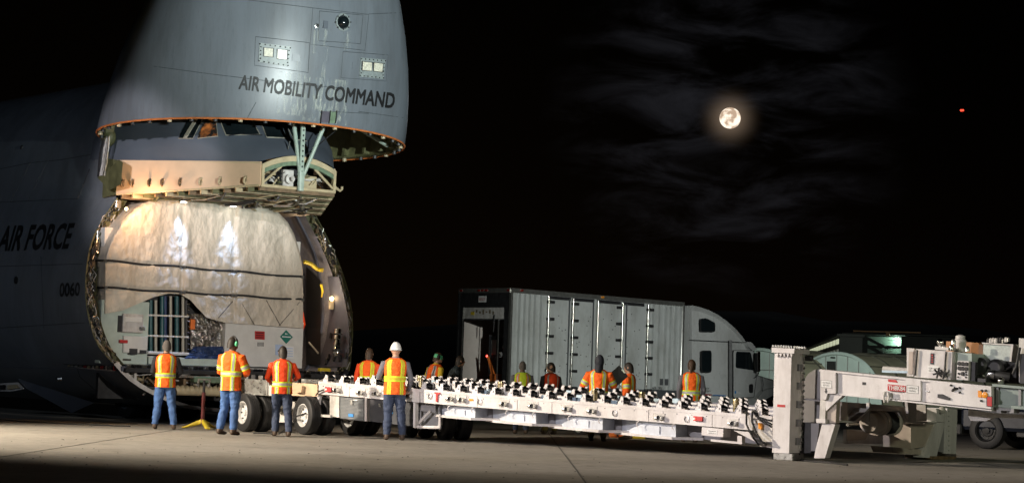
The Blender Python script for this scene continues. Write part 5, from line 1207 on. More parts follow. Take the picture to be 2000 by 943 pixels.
# tractor unit
cab = thing('tractor_unit', 'white high-roof sleeper tractor unit coupled to the box trailer', 'truck', KM)
PROF = [(1346, 597), (1352, 596), (1366, 599), (1384, 605), (1402, 614), (1420, 627), (1436, 641), (1450, 657), (1462, 675), (1466, 684), (1474, 706), (1482, 733), (1500, 738), (1528, 746), (1545, 760), (1552, 785), (1530, 783), (1518, 772), (1502, 770), (1490, 778), (1346, 777)]
P3 = [kp(x, y, 0) for x, y in PROF]; cxp = sum(p.x for p in P3) / len(P3); czp = sum(p.z for p in P3) / len(P3)
q = MB(); rows = []
for y, s in ((.14, .90), (.06, .965), (.02, .99), (0, 1.0), (1.2, 1.0), (2.40, 1.0), (2.42, .99), (2.46, .965), (2.54, .90)):
    rows.append([Vector((cxp + (p.x - cxp) * s, y, czp + (p.z - czp) * s if p.z > czp else p.z)) for p in P3])
q.grid(rows, closed=True); n = len(P3); q.add(rows[0], [tuple(range(n))]); q.add(rows[-1], [tuple(range(n))[::-1]])
body = q.build('cab_body', TRUCKW, cab, smooth=True)
def kround(c, r=.18, n=5):
    """round the corners of a quad given in pixels"""
    out = []; k = len(c)
    for i in range(k):
        a, b_, d = Vector(c[i - 1]), Vector(c[i]), Vector(c[(i + 1) % k]); p, q_ = b_.lerp(a, r), b_.lerp(d, r)
        for j in range(n + 1):
            t_ = j / n; out.append(tuple((1 - t_) ** 2 * p + 2 * t_ * (1 - t_) * b_ + t_ ** 2 * q_))
    return out
for c in ([(1368, 622), (1380, 621), (1397, 630), (1397, 648), (1368, 648)], [(1370, 684), (1390, 684), (1390, 727), (1370, 727)]):
    kprism('window_trim', BLACK, kround([(x, y) for x, y in c]), -.022, .01, cab)
    cx_, cy_ = sum(x for x, y in c) / len(c), sum(y for x, y in c) / len(c); kprism('sleeper_window', GLASS, kround([(cx_ + (x - cx_) * .88, cy_ + (y - cy_) * .9) for x, y in c]), -.028, -.015, cab)
dr = kprism('door_panel', TRUCKW, kround([(1433, 684), (1472, 685), (1477, 736), (1472, 775), (1433, 776)], .06), -.03, .02, cab)
kprism('door_seal', BLACK, kround([(1432, 683), (1473, 684), (1478, 736), (1473, 776), (1432, 777)], .06), -.02, .02, dr)
kprism('door_window', GLASS, kround([(1438, 686), (1466, 687), (1474, 723), (1437, 718)], .12), -.042, -.02, dr)
kprism('door_handle_recess', BLACK, kround([(1463, 750), (1471, 749), (1471, 767), (1463, 767)], .3), -.04, -.02, dr)
kprism('cab_seam', mat('seam_grey', (.2, .2, .2), .5), [(1425, 664), (1430, 664), (1430, 777), (1425, 777)], -.012, .01, cab); kprism('roof_seam', DARK, [(1346, 663), (1460, 668), (1460, 669), (1346, 664)], -.008, .01, cab)
kprism('sun_visor', TRUCKW, kround([(1459, 667), (1468, 668), (1479, 682), (1470, 684), (1463, 678)], .2), -.05, 2.5, cab)
kprism('windscreen', GLASS, [(1469, 688), (1472, 688), (1483, 730), (1479, 730)], .25, 2.3, cab)
mr = kprism('mirror', CHROME, kround([(1480, 686), (1485, 686), (1485, 725), (1481, 728)], .2), -.32, -.24, cab); kprism('mirror_back', BLACK, kround([(1477, 690), (1481, 689), (1480, 726), (1478, 726)], .2), -.30, -.22, mr)
T('mirror_arm', BLACK, mr, [kp(1482, 726, -.27), kp(1478, 735, -.2), kp(1472, 738, -.02)], .015, 6); T('mirror_arm', BLACK, mr, [kp(1482, 688, -.27), kp(1472, 690, -.02)], .015, 6)
T('hood_seam', DARK, cab, [kp(1488, 734, -.005), kp(1491, 750, -.005), kp(1489, 764, -.005)], .012, 5)
kprism('fender', TRUCKW, kround([(1480, 777), (1492, 763), (1512, 756), (1530, 758), (1548, 772), (1550, 786), (1540, 788), (1528, 774), (1510, 771), (1495, 780), (1490, 788), (1478, 786)], .15), -.06, .3, cab)
kprism('cab_fairing', DARK, [(1337, 600), (1346, 600), (1346, 778), (1337, 778)], .25, 2.2, cab)
wheel_mesh(.5, .3, BLACK, CHROME, cab, Matrix.Translation((kp(1518, 800).x, .22, .5)) @ Matrix.Rotation(R(-90), 4, 'Z'))
for k in range(2): wheel_mesh(.5, .5, BLACK, CHROME, cab, Matrix.Translation((XE - .9 - 1.3 * k, .3, .5)) @ Matrix.Rotation(R(-90), 4, 'Z'))
kprism('chassis_fairing', TRUCKW, [(1346, 777), (1490, 778), (1486, 800), (1346, 800)], .03, .3, cab)
q = MB(); q.box(XE - 2.5, kp(1545, 790).x, .8, 1.7, .55, .85); q.build('chassis', DARK, cab)
def ktext(s, x0, y0, x1, y1, m, par): bl, br, tl = kp(x0, y1, -.012), kp(x1, y1 + (x1 - x0) * .03, -.012), kp(x0, y0, -.012); flat_text('lettering', s, par, bl, br - bl, tl - bl, m, .01)
ktext('CA 728', 1374, 756, 1385, 759, LETTER, cab); ktext('US DOT 86876', 1371, 761, 1388, 764, LETTER, cab)
kprism('colour_band', mat('red_band', (.30, .08, .08), .5), [(1370, 768.5), (1390, 769), (1390, 772), (1370, 771.5)], -.008, .0, cab); kprism('colour_band', mat('blue_band', (.08, .2, .45), .5), [(1393, 770), (1417, 771), (1417, 773), (1393, 772)], -.008, .0, cab)
kprism('blue_logo', BLUE, [(1435, 763), (1438, 763), (1438, 768), (1435, 768)], -.036, -.03, cab)
bl, br, tl = kp(1438.5, 768, -.037), kp(1446, 768.4, -.037), kp(1438.5, 763, -.037); flat_text('lettering', 'fts', cab, bl, br - bl, tl - bl, PAPER, .02)
# load in the box trailer
KR = KP
cr = thing('black_crate', 'tall black crate with white papers strapped inside the open box trailer', 'crate', KM)
cb_ = MB(); cb_.bbox(.55, 1.9, .56, 1.62, 1.13, 2.62, .02); cb_ = cb_.build('crate_body', CRATE, cr)
for z in (1.14, 1.9, 2.57): B('crate_edge', MATS['dark_grey_rail'], cr, .53, .56, .58, 1.60, z, z + .05)
for y in (.6, 1.1, 1.55): B('crate_batten', CRATE, cr, .53, .55, y, y + .05, 1.2, 2.57)
B('paper', PAPER, cr, .525, .532, 1.22, 1.46, 1.98, 2.46); B('paper', PAPER, cr, .525, .532, .84, .94, 2.2, 2.3); B('paper', PAPER, cr, .525, .532, .62, .70, 2.46, 2.54)
T('ratchet_strap', MATS['blue_band'], cr, [(.52, .6, 1.32), (.5, 1.1, 1.3), (.52, 1.6, 1.32)], .02, 6)
pj = thing('pallet_jack', 'orange pallet jack parked inside the open box trailer', 'pallet jack', KM)
T('handle', ORANGE, pj, [(.3, 1.35, 1.9), (.25, 1.1, 1.5), (.22, .95, 1.25)], [.05, .06, .08], 8); B('pump_body', ORANGE, pj, .15, .4, .75, 1.1, 1.13, 1.38, .03); B('fork', ORANGE, pj, .4, 1.2, .8, .9, 1.14, 1.2, .01); B('fork', ORANGE, pj, .4, 1.2, 1.0, 1.1, 1.14, 1.2, .01)
T('grip', BLACK, pj, [(.3, 1.32, 1.92), (.3, 1.46, 1.98)], .03, 8); MB().sphere((.28, 1.38, 1.93), .04, 8, 6).build('lever', LAMPR, pj)

# ================================================================== PEOPLE
def person(label, loc, face, H=1.76, shirt=NAVY, vest=HIVIS, trouser=DENIM, skin=SKIN, hair=HAIR, head='hair', lean=0.0, arms=None, legs=None, style='vest', stripe=(LIME, SILVER), band=1.08, boot=BOOT, turn=0.0, group='ground crew in hi-vis vests', held=None):
    k = H / 1.75
    M = Matrix.Translation(loc) @ Matrix.Rotation(face, 4, 'Z') @ Matrix.Scale(k, 4)
    e = thing('person', label, 'person', M, group)
    LN = lambda p: Vector((p[0], p[1] + lean * max(0, p[2] - .95), p[2] - .25 * lean * lean * max(0, p[2] - .95)))
    TOR = [(.80, .165, .11), (.88, .178, .128), (.97, .172, .13), (1.06, .165, .125), (1.18, .175, .13), (1.30, .195, .135), (1.38, .20, .125), (1.44, .17, .105), (1.485, .10, .075), (1.52, .062, .062)]
    q = MB()
    q.tube([LN((0, 0, z)) for z, a, b_ in TOR], [(a, b_) for z, a, b_ in TOR], 20, ref=(0, 1, 0))
    q.tube([LN((0, 0, 1.47)), LN((0, .01, 1.6))], .058, 12)
    hc = LN((0, .02, 1.645)); RT = Matrix.Rotation(turn, 3, 'Z')
    q.sphere(hc, (.077, .096, .115), 16, 12); q.sphere(hc + RT @ Vector((0, .045, -.06)), (.055, .055, .055), 12, 8)
    q.tube([hc + RT @ Vector((0, .085, .02)), hc + RT @ Vector((0, .113, -.02)), hc + RT @ Vector((0, .09, -.03))], [.012, .016, .014], 6)
    for s in (-1, 1): q.sphere(hc + RT @ Vector((s * .08, -.005, -.005)), (.012, .02, .03), 8, 6); q.sphere(hc + RT @ Vector((s * .03, .088, .02)), (.014, .012, .012), 6, 5)
    legs = legs or [((-.095, 0, .86), (-.12, .02, .48), (-.13, -.02, .09)), ((.095, 0, .86), (.12, .02, .48), (.13, -.02, .09))]
    for hip, kn, an in legs:
        hip, kn, an = Vector(hip), Vector(kn), Vector(an)
        q.tube([hip, hip.lerp(kn, .5) + Vector((0, .008, 0)), kn, kn.lerp(an, .4) + Vector((0, -.012, 0)), an], [.103, .094, .074, .073, .064], 14)
        f = an + Vector((0, 0, -.045)); q.tube([f + Vector((0, -.075, .01)), f + Vector((0, -.03, .012)), f + Vector((0, .06, .0)), f + Vector((0, .14, -.01)), f + Vector((0, .185, -.015))], [(.036, .032), (.045, .05), (.048, .042), (.05, .034), (.03, .022)], 10)
    arms = arms or [((-.205, 0, 1.39), (-.27, -.03, 1.12), (-.25, .10, .90)), ((.205, 0, 1.39), (.27, -.03, 1.12), (.25, .10, .90))]
    hands = []
    for sh, el, wr in arms:
        sh, el, wr = LN(sh), LN(el), LN(wr)
        q.tube([sh.lerp(Vector((0, sh.y, sh.z)), .25), sh, sh.lerp(el, .5), el, el.lerp(wr, .5), wr], [.065, .072, .062, .052, .048, .036], 12)
        d = (wr - el).normalized(); hp = wr + d * .05; hands.append((wr, hp)); sd = d.cross(Vector((0, 1, 0.2))); sd = sd.normalized() if sd.length > .1 else Vector((1, 0, 0)); up_ = sd.cross(d)
        q.tube([wr, wr + d * .03, wr + d * .085], [(.026, .022), (.04, .02), (.038, .018)], 10)
        for j in range(4):
            b_ = wr + d * .08 + sd * (-.027 + .018 * j); l_ = (.062, .072, .068, .052)[j]; q.tube([b_, b_ + d * l_ * .5 + up_ * .006, b_ + d * l_ * .85 - up_ * .012], [.010, .0095, .008], 6)
        b_ = wr + d * .03 + sd * -.035; q.tube([b_, b_ + d * .03 - sd * .018, b_ + d * .06 - sd * .014 - up_ * .01], [.012, .011, .009], 6)
    me = bpy.data.meshes.new('body'); me.from_pydata(q.v, [], q.f); tmp = bpy.data.objects.new('tmp', me); COL.objects.link(tmp)
    md = tmp.modifiers.new('r', 'REMESH'); md.mode = 'VOXEL'; md.voxel_size = .0125; ms = tmp.modifiers.new('s', 'SMOOTH'); ms.iterations = 2; ms.factor = .4
    dg = bpy.context.evaluated_depsgraph_get(); dg.update(); m2 = bpy.data.meshes.new_from_object(tmp.evaluated_get(dg)); bpy.data.objects.remove(tmp)
    # cloth folds on trousers and sleeves
    for v in m2.vertices:
        p = v.co; n_ = (.45 - abs(noise.noise((p.x * 7, p.y * 7, p.z * 9 + face * 7)))) * .028
        if p.z < .84 and p.z > .12: v.co += Vector((p.x - (.12 if p.x > 0 else -.12), p.y, 0)).normalized() * n_
    for mm in (shirt, trouser, boot, skin, hair): m2.materials.append(mm)
    idx = []
    for pl in m2.polygons:
        c = pl.center
        if c.z < .105: i = 2
        elif c.z < .87 and not any((c - a).length < .19 for a, b_ in hands): i = 1
        elif (c - hc).length < .15 and c.z > hc.z - .145: i = 3
        elif any((c - b_).length < .105 and (c - b_).length < (c - a).length + .02 for a, b_ in hands): i = 3
        elif c.z < .90 and abs(c.x) < .19: i = 1
        else: i = 0
        idx.append(i)
    m2.polygons.foreach_set('material_index', idx); smoothen(m2, 80); link('body', m2, e)
    # head covering
    def capmesh(sc, cut, back=.0, low=-.02):
        qq = MB(); rows = []
        for i in range(10):
            t_ = (math.pi * cut) * i / 9
            rows.append([hc + RT @ Vector((.077 * sc * math.sin(t_) * math.cos(2 * math.pi * j / 20), .096 * sc * math.sin(t_) * math.sin(2 * math.pi * j / 20) - back * (i / 9) ** 3, .115 * sc * math.cos(t_) * (1 - .06 * math.sin(t_) ** 2) + .01 * math.sin(t_) + (low * (1 - math.sin(2 * math.pi * j / 20)) * (i / 9) ** 4))) for j in range(20)])
        qq.grid(rows, closed=True); return qq
    if head == 'hair': capmesh(1.12, .60, .02, -.05).build('hair', hair, e, smooth=True)
    elif head == 'long':
        capmesh(1.14, .6, .025, -.04).build('hair', hair, e, smooth=True)
        MB().tube([hc + RT @ Vector((0, -.09, .02)), hc + RT @ Vector((-.02, -.13, -.06)), hc + RT @ Vector((-.03, -.12, -.17))], [.04, .045, .015], 10).build('ponytail', hair, e, smooth=True)
    elif head == 'hood': 
        capmesh(1.28, .68, .02, -.05).build('hood', shirt, e, smooth=True)
        qq = MB(); qq.tube([hc + Vector((0, -.05, -.10)), LN((0, -.06, 1.47)), LN((0, -.07, 1.40))], [(.10, .085), (.14, .09), (.13, .05)], 14); qq.build('hood_collar', shirt, e, smooth=True)
    elif head == 'cap': capmesh(1.13, .55, .01, -.04).build('knit_cap', WOOL, e, smooth=True)
    elif head == 'muffs':
        capmesh(1.10, .56, .02, -.035).build('hair', hair, e, smooth=True); em = bpy.data.objects
        qq = MB(); qq.tube([hc + RT @ Vector((.1 * math.sin(a), 0, .135 * math.cos(a))) for a in [x * .1 - 1.6 for x in range(33)]], .012, 6); o = qq.build('ear_defenders', DARK, e, smooth=True)
        for s in (-1, 1): MB().sphere(hc + RT @ Vector((s * .1, 0, -.005)), (.03, .04, .05), 10, 8).build('ear_cup', HATG if s > 0 else DARK, o, smooth=True)
    elif head in ('hat', 'band'):
        if head == 'hat':
            o = capmesh(1.32, .5, .0, 0).build('hard_hat', HATW, e, smooth=True); qq = MB(); qq.lathe([(.10, 0), (.135, -.004), (.137, .006), (.10, .012)], 22, M=Matrix.Translation(hc + Vector((0, .01, .0))) @ Matrix.Diagonal((.85, 1.15, 1, 1))); qq.build('hat_brim', HATW, o, smooth=True)
        else:
            capmesh(1.10, .56, .02, -.035).build('hair', hair, e, smooth=True); qq = MB(); qq.lathe([(.088, -.03), (.094, -.01), (.092, .04), (.084, .06)], 22, M=Matrix.Translation(hc + Vector((0, 0, .0))) @ Matrix.Rotation(R(-20), 4, 'X') @ Matrix.Diagonal((.98, 1.2, 1, 1)), close=False); qq.build('headband', HATG, e, smooth=True)
            for s in (-1, 1): MB().sphere(hc + RT @ Vector((s * .085, 0, .02)), (.03, .045, .055), 10, 8).build('ear_cup', DARK, e, smooth=True)
    # vest
    if vest:
        V = [(.835, .200, .152), (.90, .200, .154), (.98, .194, .152), (1.06, .19, .149), (1.18, .198, .153), (1.30, .214, .158), (1.38, .222, .150), (1.43, .205, .135), (1.47, .16, .115), (1.50, .11, .092)]
        if style == 'jacket': V = [(.80, .205, .158)] + V
        def vpt(z, an, off=0.0):
            for (z0, a0, b0), (z1, a1, b1) in zip(V, V[1:]):
                if z <= z1: f = max(0, (z - z0) / (z1 - z0)); break
            else: f = 1
            a, b_ = lerp(a0, a1, f) + off, lerp(b0, b1, f) + off
            r_ = 1 + (.05 * noise.noise((math.cos(an) * 2.6, math.sin(an) * 2.6, z * 7 + face * 5)) + .05 * (.4 - abs(noise.noise((math.cos(an) * 2, math.sin(an) * 2, z * 12 + face * 9))))) * (1 if z < 1.35 else .25)
            return LN((a * math.cos(an) * r_, b_ * math.sin(an) * r_, z))
        ZS = [V[0][0] + (1.50 - V[0][0]) * i / 26 for i in range(27)]; AN = 44
        qq = MB(); qq.grid([[vpt(z, 2 * math.pi * j / AN) for j in range(AN)] for z in ZS], closed=True); vo = qq.build('vest' if style == 'vest' else 'jacket', vest, e, smooth=True)
        def bandm(z0, z1, m, off, a0=0, a1=2 * math.pi):
            n_ = max(3, int(44 * (a1 - a0) / (2 * math.pi))); zz = [lerp(z0, z1, i / 8) for i in range(9)] if z1 - z0 > .2 else [z0, (z0 + z1) / 2, z1]
            qb_ = MB(); qb_.grid([[vpt(z, lerp(a0, a1, j / n_), off) for j in range(n_ + 1)] for z in zz]); qb_.build('reflective_stripe', m, vo, smooth=True, fix=False)
        bandm(band - .05, band + .05, stripe[0], .004); bandm(band - .024, band + .024, stripe[1], .007)
        for c_ in (math.pi * 1.5 - .62, math.pi * 1.5 + .62, math.pi * .5 - .62, math.pi * .5 + .62):
            for zz0, zz1 in ((V[0][0], band - .05), (band + .05, 1.47)):
                for s0, s1, m, off in ((-.2, .2, stripe[0], .004), (-.10, .10, stripe[1], .007)):
                    n_ = 4; qb_ = MB(); qb_.grid([[vpt(lerp(zz0, zz1, i / 10), c_ + lerp(s0, s1, j / n_), off) for j in range(n_ + 1)] for i in range(11)]); qb_.build('reflective_stripe', m, vo, smooth=True, fix=False)
        if style == 'jacket':
            for sh, el, wr in arms:
                sh, el, wr = LN(sh), LN(el), LN(wr)
                MB().tube([sh.lerp(Vector((0, sh.y, sh.z)), .3), sh, sh.lerp(el, .5), el, el.lerp(wr, .35)], [.075, .088, .08, .072, .068], 14).build('sleeve', vest, e, smooth=True)
                for f0, f1, m, x_ in ((.5, .85, stripe[0], .004), (.58, .77, stripe[1], .008)): MB().tube([sh.lerp(el, f0), sh.lerp(el, f1)], [.081 + x_, .075 + x_], 14, cap=False).build('reflective_stripe', m, e, smooth=True)
    return e
AW = 0.0   # facing away from the camera
def g_(px, py): p = G(px, py); p.z = 0; return p
person('man in blue jeans and sleeveless orange vest over dark hoodie beside the yellow jack stand', g_(319, 838), AW + .12, 1.76, NAVY, HIVIS, DENIM, head='cap', legs=[((-.095, 0, .86), (-.13, .03, .48), (-.17, -.02, .09)), ((.095, 0, .86), (.15, .0, .48), (.20, -.04, .09))], arms=[((-.205, 0, 1.39), (-.26, .06, 1.14), (-.14, .22, 1.02)), ((.205, 0, 1.39), (.30, .06, 1.14), (.16, .22, 1.02))], stripe=(LIME, SILVER), band=1.07)
person('man in jeans and long-sleeved orange hi-vis jacket with ear defenders', g_(447, 849), AW - .5, 1.84, HIVIS, HIVIS, DENIM, SKIND, HAIR, 'muffs', style='jacket', turn=-.3, arms=[((-.205, 0, 1.39), (-.27, .05, 1.13), (-.18, .25, 1.03)), ((.205, 0, 1.39), (.28, .08, 1.14), (.12, .27, 1.08))], legs=[((-.095, 0, .86), (-.14, .03, .48), (-.19, -.02, .09)), ((.095, 0, .86), (.11, .0, .48), (.12, -.04, .09))], band=1.10)
person('person in dark jeans and plain orange vest in front of the white end panel', g_(547, 852), AW + .2, 1.70, HIVISR, HIVISR, DENIMD, head='hair', hair=HAIR, stripe=(LIME, SILVER), band=1.02, lean=.10, arms=[((-.205, 0, 1.39), (-.29, .06, 1.14), (-.2, .27, 1.05)), ((.205, 0, 1.39), (.33, .10, 1.18), (.30, .36, 1.12))], legs=[((-.095, 0, .86), (-.09, .12, .48), (-.10, .02, .09)), ((.095, 0, .86), (.13, -.02, .48), (.15, -.16, .09))])
PB = lambda px, Y: atY(px, 800, Y)
def behind(px, Y): p = atY(px, 800, Y); p.z = 0; return p
person('person in white hard hat and orange vest standing before the dark trailer cabinet', g_(767, 859), AW + .15, 1.82, GREYSH, HIVIS, DENIMD, head='hat', stripe=(LIME, YSHIRT), band=1.12, arms=[((-.205, 0, 1.39), (-.30, .05, 1.14), (-.16, .24, 1.12)), ((.205, 0, 1.39), (.30, .02, 1.12), (.27, .16, .92))], legs=[((-.095, 0, .86), (-.10, .05, .48), (-.12, -.06, .09)), ((.095, 0, .86), (.14, .04, .48), (.18, .05, .09))])
person('bareheaded person in red-orange sleeves and orange vest beside the cargo bay opening', behind(717, 49.3), AW - .25, 1.78, HIVISR, HIVIS, DENIMD, head='hair', stripe=(LIME, YSHIRT), band=1.12, hair=HAIRB)
person('person in yellow sleeves, orange vest and green headband leaning over the roller deck', behind(842, 50.5), AW - .9, 1.76, YSHIRT, HIVIS, DENIMD, SKIN, HAIRB, 'band', lean=.18, turn=-.5, stripe=(SILVER, GREYSH))
person('person in dark teal jacket bent forward beside the yellow-sleeved worker', behind(874, 51.2), AW - 1.3, 1.72, mat('dark_teal_jacket', (.03, .05, .06), .75, var=.2, bump=.3, bscale=20), None, DENIMD, SKIN, HAIR, 'hair', lean=.35, turn=0)
person('person in lime yellow vest with orange edging and grey sleeves', behind(1018, 51.0), AW + .1, 1.62, GREYSH, LIMEV, DENIMD, SKIND, HAIR, 'cap', stripe=(HIVIS, SILVER), band=.92)
person('person in red-orange vest over navy sleeves looking to the side', behind(1074, 51.5), AW + .4, 1.62, NAVY, HIVISR, KHAKI, SKIN, HAIR, 'hair', turn=.9, stripe=(HIVISR, SILVER), band=.98)
P5 = person('person with dark hood, orange jacket and mustard trousers holding a black clipboard', g_(1166, 862), AW - .15, 1.74, HIVIS, HIVIS, KHAKI, SKIND, HAIR, 'hair', style='jacket', stripe=(LIME, SILVER), band=1.0, arms=[((-.205, 0, 1.39), (-.33, .02, 1.14), (-.28, .18, 1.0)), ((.205, 0, 1.39), (.31, .08, 1.16), (.24, .30, 1.16))])
hc5 = MB(); hc5.sphere((0, -.0, 1.665), (.10, .115, .15), 18, 12); hc5.tube([(0, -.03, 1.58), (0, -.05, 1.48), (0, -.06, 1.42)], [(.095, .085), (.12, .09), (.14, .07)], 16); hc5.build('hood', NAVY, P5, smooth=True)
person('short-haired man in orange jacket seen in profile facing the clipboard holder', behind(1226, 49.2), AW + 1.25, 1.66, HIVIS, HIVIS, DENIMD, SKIN, HAIR, 'hair', style='jacket', lean=-.02, stripe=(LIME, SILVER), band=.98)
person('woman with brown ponytail and orange vest over grey sleeves by the tractor unit', g_(1347, 863), AW + .05, 1.76, GREYSH, HIVIS, DENIMD, SKIN, HAIRB, 'long', stripe=(LIME, SILVER), band=1.06, boot=BOOT)
pa = person('person in orange vest standing in the cargo bay doorway behind the container', AM @ Vector((-.9, 2.62, 1.24)), AW + .6, 1.76, HIVISR, HIVIS, NAVY, SKIN, HAIR, 'hair', group='crew aboard the aircraft')
# clipboard
cbm = thing('clipboard', 'black clipboard held up by the hooded person in orange', 'clipboard', Matrix.Translation(atY(1205, 735, 47.2)) @ Matrix.Rotation(R(12), 4, 'Z') @ Matrix.Rotation(R(48), 4, 'Y'))
B('board', BLACK, cbm, -.15, .15, -.006, .006, -.19, .19, .003); B('clip', STEEL, cbm, -.05, .05, -.014, -.006, .16, .19)

# ================================================================== SMALL THINGS ON THE APRON
jp = g_(395, 837)
js = thing('jack_stand', 'tall dark red support stand with yellow tripod feet under the cargo floor', 'jack stand', Matrix.Translation(jp))
for k in range(3):
    a = R(-90 + 25 + 120 * k); q = MB(); q.tube([(0, 0, .16), (.16 * math.cos(a), .16 * math.sin(a), .10), (.36 * math.cos(a), .36 * math.sin(a), .025), (.42 * math.cos(a), .42 * math.sin(a), .02)], [(.03, .05), (.04, .045), (.06, .02), (.05, .015)], 8); q.build('foot', YELLOW, js, smooth=True)
T('post', mat('dark_red_post', (.12, .02, .02), .5, var=.2), js, [(0, 0, .1), (0, 0, .75)], .04, 10); T('screw', DARK, js, [(0, 0, .7), (0, 0, 1.0)], .028, 10)
B('saddle', STEEL, js, -.13, .13, -.05, .05, 1.0, 1.03); B('saddle_lug', STEEL, js, -.13, -.10, -.05, .05, .85, 1.0); B('saddle_lug', STEEL, js, .10, .13, -.05, .05, .85, 1.0)
def at_g(px, Y): p = behind(px, Y); return Matrix.Translation(p)
tb = thing('tool_case', 'yellow plastic tool case on the apron beyond the roller trailer', 'tool case', at_g(1240, 50.5)); B('case_body', YELLOW, tb, -.25, .25, -.15, .15, 0, .2, .02); B('case_lid', YELLOW, tb, -.25, .25, -.15, .15, .205, .28, .02); T('handle', BLACK, tb, [(-.1, 0, .28), (-.08, 0, .34), (.08, 0, .34), (.1, 0, .28)], .015, 6); B('latch', DARK, tb, -.15, -.1, -.165, -.15, .15, .24); B('latch', DARK, tb, .1, .15, -.165, -.15, .15, .24)
cs = thing('carry_case', 'orange upright case on the apron between mustard trousers and yellow case', 'case', at_g(1208, 51)); B('case_body', ORANGE, cs, -.2, .14, -.15, .15, 0, .45, .03); B('case_rib', DARK, cs, -.03, 0, -.16, .16, .02, .44); T('handle', BLACK, cs, [(-.08, 0, .45), (-.06, 0, .5), (.06, 0, .5), (.08, 0, .45)], .015, 6)
ct = thing('hand_cart', 'low orange cart with black wheels beyond the roller trailer', 'cart', at_g(1098, 52.5)); B('platform', ORANGE, ct, -.55, .5, -.3, .3, .26, .36, .02); B('cart_load', DARK, ct, -.5, .2, -.25, .25, .365, .6, .03)
for x in (-.42, .38):
    for y in (-.25, .25): wheel_mesh(.12, .06, BLACK, STEEL, ct, Matrix.Translation((x, y, .12)) @ Matrix.Rotation(R(-90), 4, 'Z'), 14)
T('handle', STEEL, ct, [(.48, 0, .34), (.7, 0, .9)], .018, 6)
kc = thing('ground_cable', 'black cable lying along the apron under the aircraft nose', 'cable')
MB().tube(crom([G(x, y) + Vector((0, 0, .012)) for x, y in ((-20, 819), (60, 824), (150, 829), (255, 833))], 30), .012, 6).build('cable_sheath', BLACK, kc, smooth=True)
# dark tow tractor at the right edge
twt = thing('tow_tractor', 'dark navy tow tractor hidden in shade below the coupling beam', 'truck', frame(G(1960, 878), TA))
NAVYP = mat('navy_paint', (.015, .02, .035), .35, var=.2, coat=.3)
q = MB(); q.bbox(-1.1, 2.2, 0.1, 2.2, .42, .95, .08); q.build('bonnet', NAVYP, twt); B('bumper', BLACK, twt, -1.2, -1.05, 0.05, 2.25, .3, .55, .03); B('step', DARK, twt, .3, 1.2, -.02, .25, .3, .42, .02); B('cab_floor', NAVYP, twt, .9, 2.4, .1, 2.2, .9, 1.1, .06)
MB().sphere((-1.12, .5, .62), (.03, .12, .08), 10, 8).build('headlamp', AMBER, twt, smooth=True)
for x in (-.45, 1.7):
    for y in (.18, 2.1): wheel_mesh(.42, .3, BLACK, BLACK, twt, Matrix.Translation((x, y, .42)) @ Matrix.Rotation(R(-90), 4, 'Z'))

# ================================================================== FAR BUILDINGS, MOON, BEACON
HROOF = mat('tan_membrane_roof', (.22, .20, .15), .7, var=.2, scale=.8); HEND = mat('pale_gable_sheet', (.36, .42, .42), .6, var=.1, scale=.8)
def hangar(label, px, py, Y, hw, hgt, L, ang, gable=True):
    p = atY(px, py, Y); p.z = 0
    M = Matrix.Translation(p) @ Matrix.Rotation(ang, 4, 'Z'); e = thing('arched_hangar', label, 'hangar', M, 'arched hangars beyond the apron')
    def sec(x, s=1.0, n=28): return [Vector((x, -hw * s * math.cos(math.pi * i / n), hgt * s * math.sin(math.pi * i / n) ** .85)) for i in range(n + 1)]
    q = MB(); q.grid([sec(L * i / 14) for i in range(15)]); q.build('vault', HROOF, e, smooth=True)
    for i in range(15): q = MB(); q.tube(sec(L * i / 14, 1.006), .09, 5); q.build('rib', mat('roof_rib', (.06, .055, .045), .7), e, smooth=True)
    for f in (.25, .4, .6, .75):
        s0 = [sec(L * i / 14, 1.006, 40)[int(40 * f)] for i in range(15)]; T('purlin', MATS['roof_rib'], e, s0, .05, 5)
    q = MB(); q.add(sec(.05, .99), [tuple(range(29))]); q.build('gable', HEND, e)
    q = MB(); q.tube(sec(0, 1.0), .16, 6); q.build('gable_trim', HEND, e, smooth=True)
    for i in range(-3, 4): y = hw * i / 4; q = MB(); q.box(-.02, .05, y - .03, y + .03, 0, hgt * math.sqrt(max(.02, 1 - (y / hw) ** 2)) * .97); q.build('gable_post', MATS['seam_grey'], e)
    for z in (hgt * .3, hgt * .6): q = MB(); wd_ = hw * math.sqrt(1 - (z / hgt) ** 2) * .97; q.box(-.02, .05, -wd_, wd_, z - .03, z + .03); q.build('gable_rail', MATS['seam_grey'], e)
    B('gable_window', DARK, e, -.06, .0, .1, 1.3, hgt * .62, hgt * .84); B('gable_vent', DARK, e, -.06, .0, .2, .8, hgt * .9, hgt * .93)
    return e
hangar('arched tan hangar with a pale gable showing past the gooseneck', 1632, 780, 200, 6.2, 4.4, 34, R(30))
hangar('arched tan hangar partly hidden behind the tractor unit', 1480, 780, 205, 7.2, 4.6, 40, R(26))
st = thing('stair_tower', 'dark building with two lit landings above the hangars', 'building', Matrix.Translation(behind(1742, 300)) @ Matrix.Rotation(R(-20), 4, 'Z'))
DK = mat('dark_wall', (.06, .06, .06), .8, var=.2, scale=.3)
def bz(py): return atY(1742, py, 300).z
B('wall', DK, st, -6, 8, .0, 8, 0, bz(655)); B('roof', DK, st, -6.5, 8.5, -2, 8.2, bz(655), bz(652)); B('side_wing', DK, st, 1.4, 8, -2, -.05, 0, bz(657))
STW = mat('stair_wall_paint', (.30, .36, .32), .7, var=.1, scale=.6)
for z, zz in ((bz(690), bz(676)), (bz(675), bz(658))): B('landing_wall', STW, st, -3.4, 1.3, -.25, -.02, z, zz)
